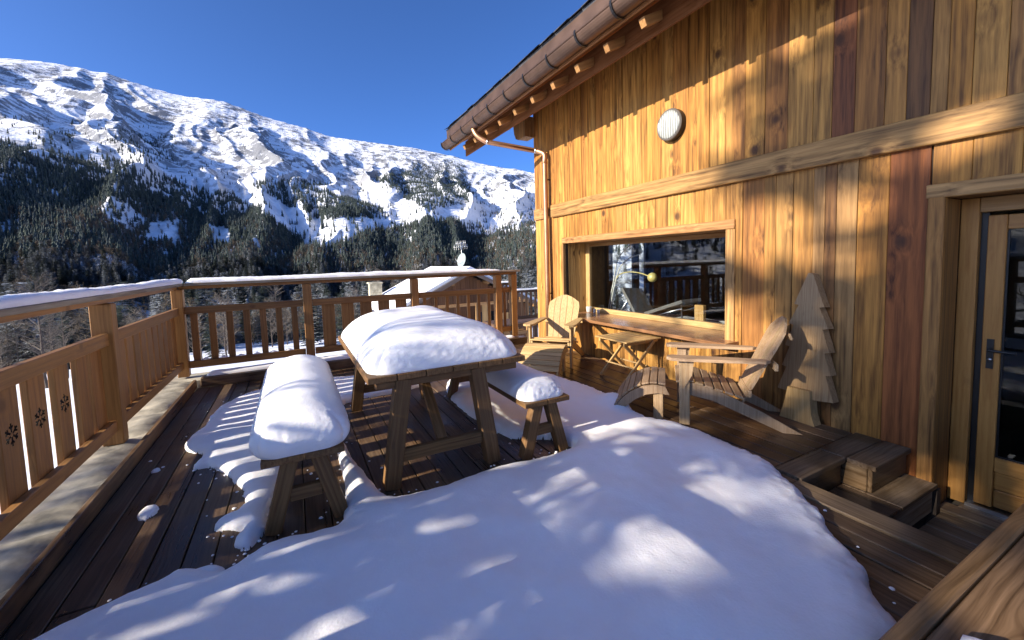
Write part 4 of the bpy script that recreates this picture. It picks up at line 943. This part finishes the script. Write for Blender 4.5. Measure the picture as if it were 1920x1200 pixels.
MAIN = [(-1.12, 2.2), (-1.02, 2.32), (-.83, 2.39), (-.64, 2.44), (-.60, 2.53), (-.44, 2.46), (-.38, 2.36), (-.31, 2.45), (-.21, 2.53), (.155, 2.45), (.20, 2.62), (.235, 2.95), (.22, 3.3), (.235, 3.75), (.29, 3.8), (.33, 3.3), (.385, 2.85), (.44, 2.58), (.8, 2.57), (1.22, 2.60), (1.45, 2.57), (1.78, 2.51), (1.89, 2.60), (1.84, 2.85), (1.56, 3.0),
        (1.46, 3.3), (1.42, 4.6), (1.9, 5.3), (2.62, 5.1), (2.86, 4.3), (3.0, 3.5), (2.78, 3.1), (2.74, 2.70), (2.92, 2.40), (2.88, 1.95), (2.85, 1.67), (2.69, 1.38), (2.45, 1.10), (2.27, .885), (2.09, .75), (2.03, .66), (1.9, .57), (1.2, .4), (1.2, -1.2), (-1.12, -1.2)]
snow_sheet('snow_cover', MAIN, .085, .20, .016, .022, 'smooth untouched snow blanket over the middle of the deck', [(2.80, 3.05, .20, .13), (2.3, 1.9, .6, .035), (1.9, 2.3, .35, .03)], seed=1)
PATCH = [(-.95, 4.33), (-.80, 4.76), (-.83, 5.28), (-.64, 5.72), (-.25, 5.88), (.1, 5.93), (.7, 5.85), (1.5, 5.7), (1.5, 5.0), (.95, 4.85), (.45, 4.85), (.28, 4.6), (.0, 4.3), (-.12, 3.6), (-.19, 3.1), (-.23, 2.85), (-.24, 2.66), (-.28, 2.54), (-.35, 2.57), (-.36, 2.66), (-.31, 2.73), (-.40, 2.80), (-.50, 2.86), (-.47, 2.95), (-.36, 2.99), (-.37, 3.22), (-.46, 3.42), (-.60, 3.78), (-.79, 3.81), (-.68, 4.08)]
snow_sheet('snow_cover', PATCH, .055, .10, .014, .024, 'melting ragged snow patch between the left railing and the bench', seed=5)
def blob(cx, cy, rx, ry, h, label): 
    k = 22; poly = [(cx+rx*math.cos(6.283*i/k)*random.uniform(.9, 1.1), cy+ry*math.sin(6.283*i/k)*random.uniform(.9, 1.1)) for i in range(k)]
    return snow_sheet('snow_lump', poly, h, min(rx, ry)*.9, .009, .006, label, wav=.004)
blob(-.885, 3.27, .05, .075, .035, 'lone snow lump on the bare dark deck boards'); blob(-1.0, 3.95, .025, .03, .015, 'tiny crumb of snow near the stone kerb'); blob(-.50, 2.40, .12, .06, .05, 'knob of snow at the rim of the deck snow')
def cushion(name, x0, x1, y0, y1, zb, T, Rr, label, seed, lump=.0, over=.03, tilt=0, nx=70, ny=110, pw=.45):
    U, V_ = np.meshgrid(np.linspace(-1, 1, nx), np.linspace(-1, 1, ny))
    # bunch grid lines towards the rim so the flank is well sampled
    f = lambda a: np.sign(a)*(1-(1-np.abs(a))**1.7); U, V_ = f(U), f(V_)
    hx, hy = (x1-x0)/2, (y1-y0)/2; X, Y = U*hx, V_*hy
    cr = .16*min(1, hx/.3); qx = np.maximum(np.abs(X)-(hx-cr), 0); qy = np.maximum(np.abs(Y)-(hy-cr), 0)
    sc = np.where((qx > 0) & (qy > 0), np.maximum(qx, qy)/np.maximum(np.hypot(qx, qy), 1e-9), 1.0)
    X = np.where((qx > 0) & (qy > 0), np.sign(X)*((hx-cr)+qx*sc), X); Y = np.where((qx > 0) & (qy > 0), np.sign(Y)*((hy-cr)+qy*sc), Y)
    ex = hx-np.abs(U*hx); ey = hy-np.abs(V_*hy); e = np.clip(np.minimum(ex, ey)/Rr, 0, 1)
    ez = (np.clip(1-(1-np.clip(ex/Rr, 0, 1))**2.3, 0, 1)*np.clip(1-(1-np.clip(ey/Rr, 0, 1))**2.3, 0, 1))**pw
    wx, wy = X+(x0+x1)/2, Y+(y0+y1)/2
    Z = T*ez*(1+.09*fbm(wx*1.8+seed, wy*1.8, 3, 90)) + tilt*V_*ez
    fl_ = np.clip(4*ez*(1-ez), 0, 1)                                     # bulge half way up the flank
    ox = np.where(hx-np.abs(U*hx) < Rr, np.sign(U)*over*fl_, 0); oy = np.where(hy-np.abs(V_*hy) < Rr, np.sign(V_)*over*fl_, 0)
    rgh = fbm(wx*34+seed, wy*34+Z*30, 4, 91)*lump*fl_*np.clip(.15-V_*1.2, 0, 1) + fbm(wx*5, wy*5+seed, 3, 92)*.005*fl_
    P = np.stack([wx+ox+rgh*np.sign(U)*.6, wy+oy+rgh*np.sign(V_), zb+Z+rgh*.5], -1)
    rim = (np.abs(U) > .9999) | (np.abs(V_) > .9999); P[..., 2] = np.where(rim, zb, P[..., 2]); 
    return tag(grid_mesh(name, P, SNOW), label, 'snow', kind='stuff')
cushion('snow_cushion', .39, 1.52, 2.725, 4.60, .787, .275, .42, 'thick smooth cushion of snow on the trestle table', 3, .004, .01, nx=110, ny=190, pw=.62)
cushion('snow_cushion', -.245, .225, 2.575, 4.40, .452, .255, .26, 'deep rounded snow on the bench by the left railing', 8, .004, .045)
cushion('snow_cushion', 1.45, 1.84, 2.615, 4.40, .452, .15, .19, 'low rounded snow on the bench near the chairs', 13, .005, .008, nx=80, ny=200, pw=.6)
def rail_snow(name, p0, p1, w, T, label, seed, taper=None, sides=9):
    p0, p1 = np.array(p0, float), np.array(p1, float); L = np.linalg.norm(p1-p0); d = (p1-p0)/L; s = np.array([d[1], -d[0], 0]); n = int(L/.03)+2
    t = np.linspace(0, 1, n)[:, None]; a = np.linspace(0, math.pi, sides)[None, :]
    pos = t*L; k = np.ones_like(t)
    if taper is not None: k = np.clip((1-t)*L/taper, 0, 1)**.5
    k = k*np.clip(np.minimum(t, 1.002-t)*L/.05, .05, 1)
    hh = T*k*(1+.28*fbm(pos*1.3+seed, pos*0, 3, 31)); ww = w/2*(.25+.75*np.sqrt(k))*(1+.10*fbm(pos*5+seed, pos*0+3, 3, 32))
    su = np.cos(a); cu = np.sin(a)**.55
    off = su*ww; hz = cu*hh + fbm(pos*14+seed, a*2+seed, 3, 33)*.008*np.sin(a)
    P = p0 + t[..., None]*L*d + off[..., None]*s; P[..., 2] = p0[2] + hz
    return tag(grid_mesh(name, P, SNOW), label, 'snow', kind='stuff')
rail_snow('rail_snow', (-1.362, -2.4, 1.339), (-1.362, 6.86, 1.339), .185, .055, 'ridge of snow lying along the left handrail', 2)
rail_snow('rail_snow', (-1.25, 6.805, 1.339), (3.35, 6.805, 1.339), .165, .058, 'ridge of snow lying along the far handrail', 7, taper=1.2)
rail_snow('ledge_snow', (-1.08, 6.64, .122), (1.2, 6.64, .122), .13, .06, 'strip of snow on the ledge below the far railing', 4)
rail_snow('ledge_snow', (1.25, 6.64, .122), (3.5, 6.64, .122), .12, .045, 'thin strip of snow on the far ledge behind the table', 6)
for i, (x, w) in enumerate(sl_[:12]):
    nx_ = sl_[i+1][0]; g0, g1 = x+w+.006, nx_-.006
    if g1-g0 > .05 and not (g0 < .168 < g1): rail_snow('ledge_snow', (g0, 6.80, .306), (g1, 6.80, .306), .05, .028, 'small snow plug between two slats of the far railing', i*3)['group'] = 'snow plugs between slats'
rail_snow('box_snow', (1.46, .33, .263), (1.84, .33, .263), .22, .055, 'snow heap on the lid of the low timber box', 12)

# loose crumbs of snow round the edges of the sheets
def crumbs(name, spots, label):
    V = []; F = []
    for x, y, z, r in spots:
        b = len(V); k = 7; ph = rng.random()*6
        for i, (q, h) in enumerate(((1.0, 0), (.85, .55), (.45, .85))): V += [(x+r*q*math.cos(6.283*j/k+ph)*rng.uniform(.75, 1.2), y+r*q*math.sin(6.283*j/k+ph)*rng.uniform(.75, 1.2), z+r*h*.6) for j in range(k)]
        for i in range(2): F += [(b+i*k+j, b+i*k+(j+1) % k, b+i*k+k+(j+1) % k, b+i*k+k+j) for j in range(k)]
        F.append(tuple(b+2*k+j for j in range(k)))
    return tag(mesh(name, V, F, SNOW, None, smooth=True), label, 'snow', kind='stuff')
sp_ = []
for poly, cnt in ((MAIN, 260), (PATCH, 120)):
    C_p = chaikin(poly)
    for _ in range(cnt):
        i = int(rng.integers(0, len(C_p))); (x0, y0), (x1, y1) = C_p[i], C_p[(i+1) % len(C_p)]; t_ = rng.random(); nx_, ny_ = y1-y0, x0-x1; ln = math.hypot(nx_, ny_)+1e-6; d_ = rng.exponential(.07)*rng.choice([-1, 1])
        sp_.append((x0+(x1-x0)*t_+nx_/ln*d_, y0+(y1-y0)*t_+ny_/ln*d_, .002, float(rng.uniform(.004, .013))))
sp_ = [q for q in sp_ if -1.12 < q[0] < 2.84 and q[1] > .62]
crumbs('snow_crumbs', sp_, 'loose crumbs of snow scattered on the boards along the snow edges')

# ================================================================== neighbouring chalet and its fittings
NBW = wood('neighbour_wood', .6, 1.15, .3, .65, .6)
gy0, gy1 = 18.5, 25.2
ax, az = 7.54, 1.16
nb_ = empty('neighbour_chalet', (7.54, 21.5, -4.2), 'lower timber chalet with snow covered gable roof beyond the railing', 'house')
k = .50
mesh('wall', [(ax-3.4, gy0+.6, -4.6), (ax+3.4, gy0+.6, -4.6), (ax+3.4, gy0+.6, az-.2-3.4*k), (ax, gy0+.6, az-.2), (ax-3.4, gy0+.6, az-.2-3.4*k)] + [(ax-3.4, gy1-.3, -4.6), (ax+3.4, gy1-.3, -4.6), (ax+3.4, gy1-.3, az-.2-3.4*k), (ax, gy1-.3, az-.2), (ax-3.4, gy1-.3, az-.2-3.4*k)],
     [(0, 1, 2, 3, 4), (9, 8, 7, 6, 5), (0, 4, 9, 5), (1, 6, 7, 2)], DARKW, nb_)
rn = random.Random(4); x = ax-3.4
while x < ax+3.38:
    e = min(ax+3.4, x+rn.uniform(.16, .24)); m_ = (x+e)/2; top = az-.25-abs(m_-ax)*k
    timber('plank', nb_, (m_, gy0+.58, -3.9), (m_, gy0+.58, top), e-x-.006, .03, NBW, (1, 0, 0), jit((.19, .09, .04), .25), .004); x = e
for s, nm in ((-1, 'roof'), (1, 'roof')):
    rf = mesh('roof', [(ax+s*q, y, az-q*k+dz) for y in (gy0, gy1) for q, dz in ((0, 0), (4.0, 0), (4.0, -.12), (0, -.12))], [(0, 1, 2, 3), (7, 6, 5, 4), (0, 4, 5, 1), (2, 6, 7, 3), (1, 5, 6, 2)], SLATE, nb_)
    prism('roof_snow', [(ax+s*q, az-q*k+d) for q, d in ((.0, .15), (1.5, .17), (3.9, .16), (3.97, .08), (3.95, .005), (0, .005))], -gy1+.05, -gy0-.12, SNOW, rf, Matrix.Scale(-1, 4, (0, 1, 0)))
    timber('verge_board', rf, (ax, gy0-.012, az-.10), (ax+s*4.0, gy0-.012, az-.10-4.0*k), .18, .035, NBW, (0, 0, 1), (.16, .12, .10))
    for q in (.9, 1.8, 2.7, 3.5): box('purlin_end', ax+s*q-.07, ax+s*q+.07, gy0+.05, gy0+.6, az-q*k-.30, az-q*k-.14, NBW, rf, (.34, .19, .08), 'y')
for x0 in (ax-1.9, ax+.6):
    w_ = slab('window', [(x0, x0+1.1, gy0+.53, gy0+.56, -2.1, -1.0)], plain('window_dark', (.02, .025, .03), .1), nb_); box('sill', x0-.06, x0+1.16, gy0+.45, gy0+.56, -2.17, -2.10, NBW, w_, (.35, .2, .09), 'x'); box('frame', x0+.52, x0+.58, gy0+.50, gy0+.528, -2.09, -1.0, NBW, w_, (.35, .2, .09), 'z')
for x0 in (1.25, 2.2, 2.75): box('balcony_panel', ax+x0-.9, ax+x0-.45, gy0-.35, gy0-.31, -2.0, -.55, NBW, nb_, (.55, .33, .13), 'z')
box('balcony_rail', ax-2.6, ax+2.8, gy0-.40, gy0-.30, -.55, -.42, NBW, nb_, (.40, .22, .09), 'x'); box('balcony_floor', ax-2.6, ax+2.8, gy0-.45, gy0+.55, -2.15, -2.0, NBW, nb_, (.25, .14, .06), 'x')
for x0 in (-2.6, 0, 2.75): box('balcony_post', ax+x0, ax+x0+.12, gy0-.42, gy0-.30, -4.4, -.45, NBW, nb_, (.35, .2, .08), 'z')
CH = plain('chimney_stone', (.42, .38, .27), .9, 0, .4, 3, .5)
chim = slab('chimney', [(3.78, 4.40, 24.3, 24.9, -4.6, .45)], CH, nb_); slab('chimney_cap', [(3.72, 4.46, 24.24, 24.96, .451, .53)], CH, chim)
rch = random.Random(2); z = -.6
while z < .43:
    x = 3.76
    while x < 4.40:
        w_ = rch.uniform(.12, .24); h_ = .14; slab('stone', [(x, min(x+w_-.015, 4.42), 24.27, 24.30, z, z+h_-.015)], CH, chim); x += w_
    z += .14
t = empty('satellite_dish', (7.66, 20.0, 1.1), 'oval grey satellite dish on the neighbouring roof ridge', 'dish')
WM_d = plain('dish_paint', (.22, .26, .26), .5, 0, .05)
dp = Vector((7.66, 20.0, 1.62)); V = []; F = []; nr, na = 5, 24; dn = Vector((-.93, -.22, .22)).normalized(); du = dn.orthogonal().normalized(); dv = dn.cross(du)
for i in range(nr+1):
    q = .36*i/nr
    for k_ in range(na): a = 6.2832*k_/na; V.append(dp+du*q*math.cos(a)+dv*q*math.sin(a)+dn*(q*q*.55-.05))
for i in range(nr):
    for k_ in range(na): F.append((i*na+k_, i*na+(k_+1) % na, (i+1)*na+(k_+1) % na, (i+1)*na+k_))
mesh('reflector', V, F, WM_d, t, smooth=True); tube('mast', [(7.72, 20.05, 1.12), (7.72, 20.05, 1.62)], .025, STEEL, t, 8); tube('feed_arm', [dp-dv*.3, dp+dn*.4], .012, STEEL, t, 6)
t = empty('television_antenna', (7.74, 20.2, 1.1), 'thin yagi television antenna on a mast above the satellite dish', 'antenna')
ALU = plain('pale_aluminium', (.72, .70, .64), .4, .6)
tube('mast', [(7.74, 20.2, 1.12), (7.74, 20.2, 2.55)], .02, ALU, t, 8)
for z, ln in ((2.30, .75), (2.48, .55)):
    tube('boom', [(7.74-ln*.6, 20.1, z-.03), (7.74+ln*.5, 20.3, z+.03)], .014, ALU, t, 6)
    for q in np.linspace(-.55, .45, 7): tube('element', [(7.74+ln*q, 20.2+q*.15, z+q*.05-.14), (7.74+ln*q, 20.2+q*.15, z+q*.05+.14)], .010, ALU, t, 5)
# dark balcony of a house beyond the deck's far right corner
t = empty('neighbour_balcony', (6.6, 11.8, -2.0), 'dark timber stair balcony with snow capped rails beyond the deck corner', 'balcony')
DKW = (.10, .055, .032)
for i, (xa, xb, zt) in enumerate(((5.75, 6.35, .82), (6.3, 7.4, .55))):
    box('rail', xa, xb, 11.75, 11.87, zt-.08, zt, NBW, t, DKW, 'x'); box('rail', xa, xb, 11.78, 11.84, zt-.95, zt-.85, NBW, t, DKW, 'x')
    for x in np.arange(xa+.05, xb-.05, .17): box('baluster', x, x+.07, 11.79, 11.83, zt-.9, zt-.08, NBW, t, jit((.22, .12, .06), .4), 'z')
    box('post', xb-.12, xb-.02, 11.76, 11.86, -2.0, zt-.08, NBW, t, DKW, 'z')
    rail_snow('rail_snow', (xa, 11.81, zt+.001), (xb, 11.81, zt+.001), .13, .05, 'snow on a %s rail of the dark balcony' % ('higher', 'lower')[i], 20+i)
box('platform', 5.6, 7.6, 11.6, 12.8, -.62, -.5, NBW, t, DKW, 'y')
for x, y in ((5.7, 12.6), (7.5, 12.6), (5.7, 11.7)): box('post', x-.07, x+.07, y-.07, y+.07, -4.2, -.62, NBW, t, DKW, 'z')
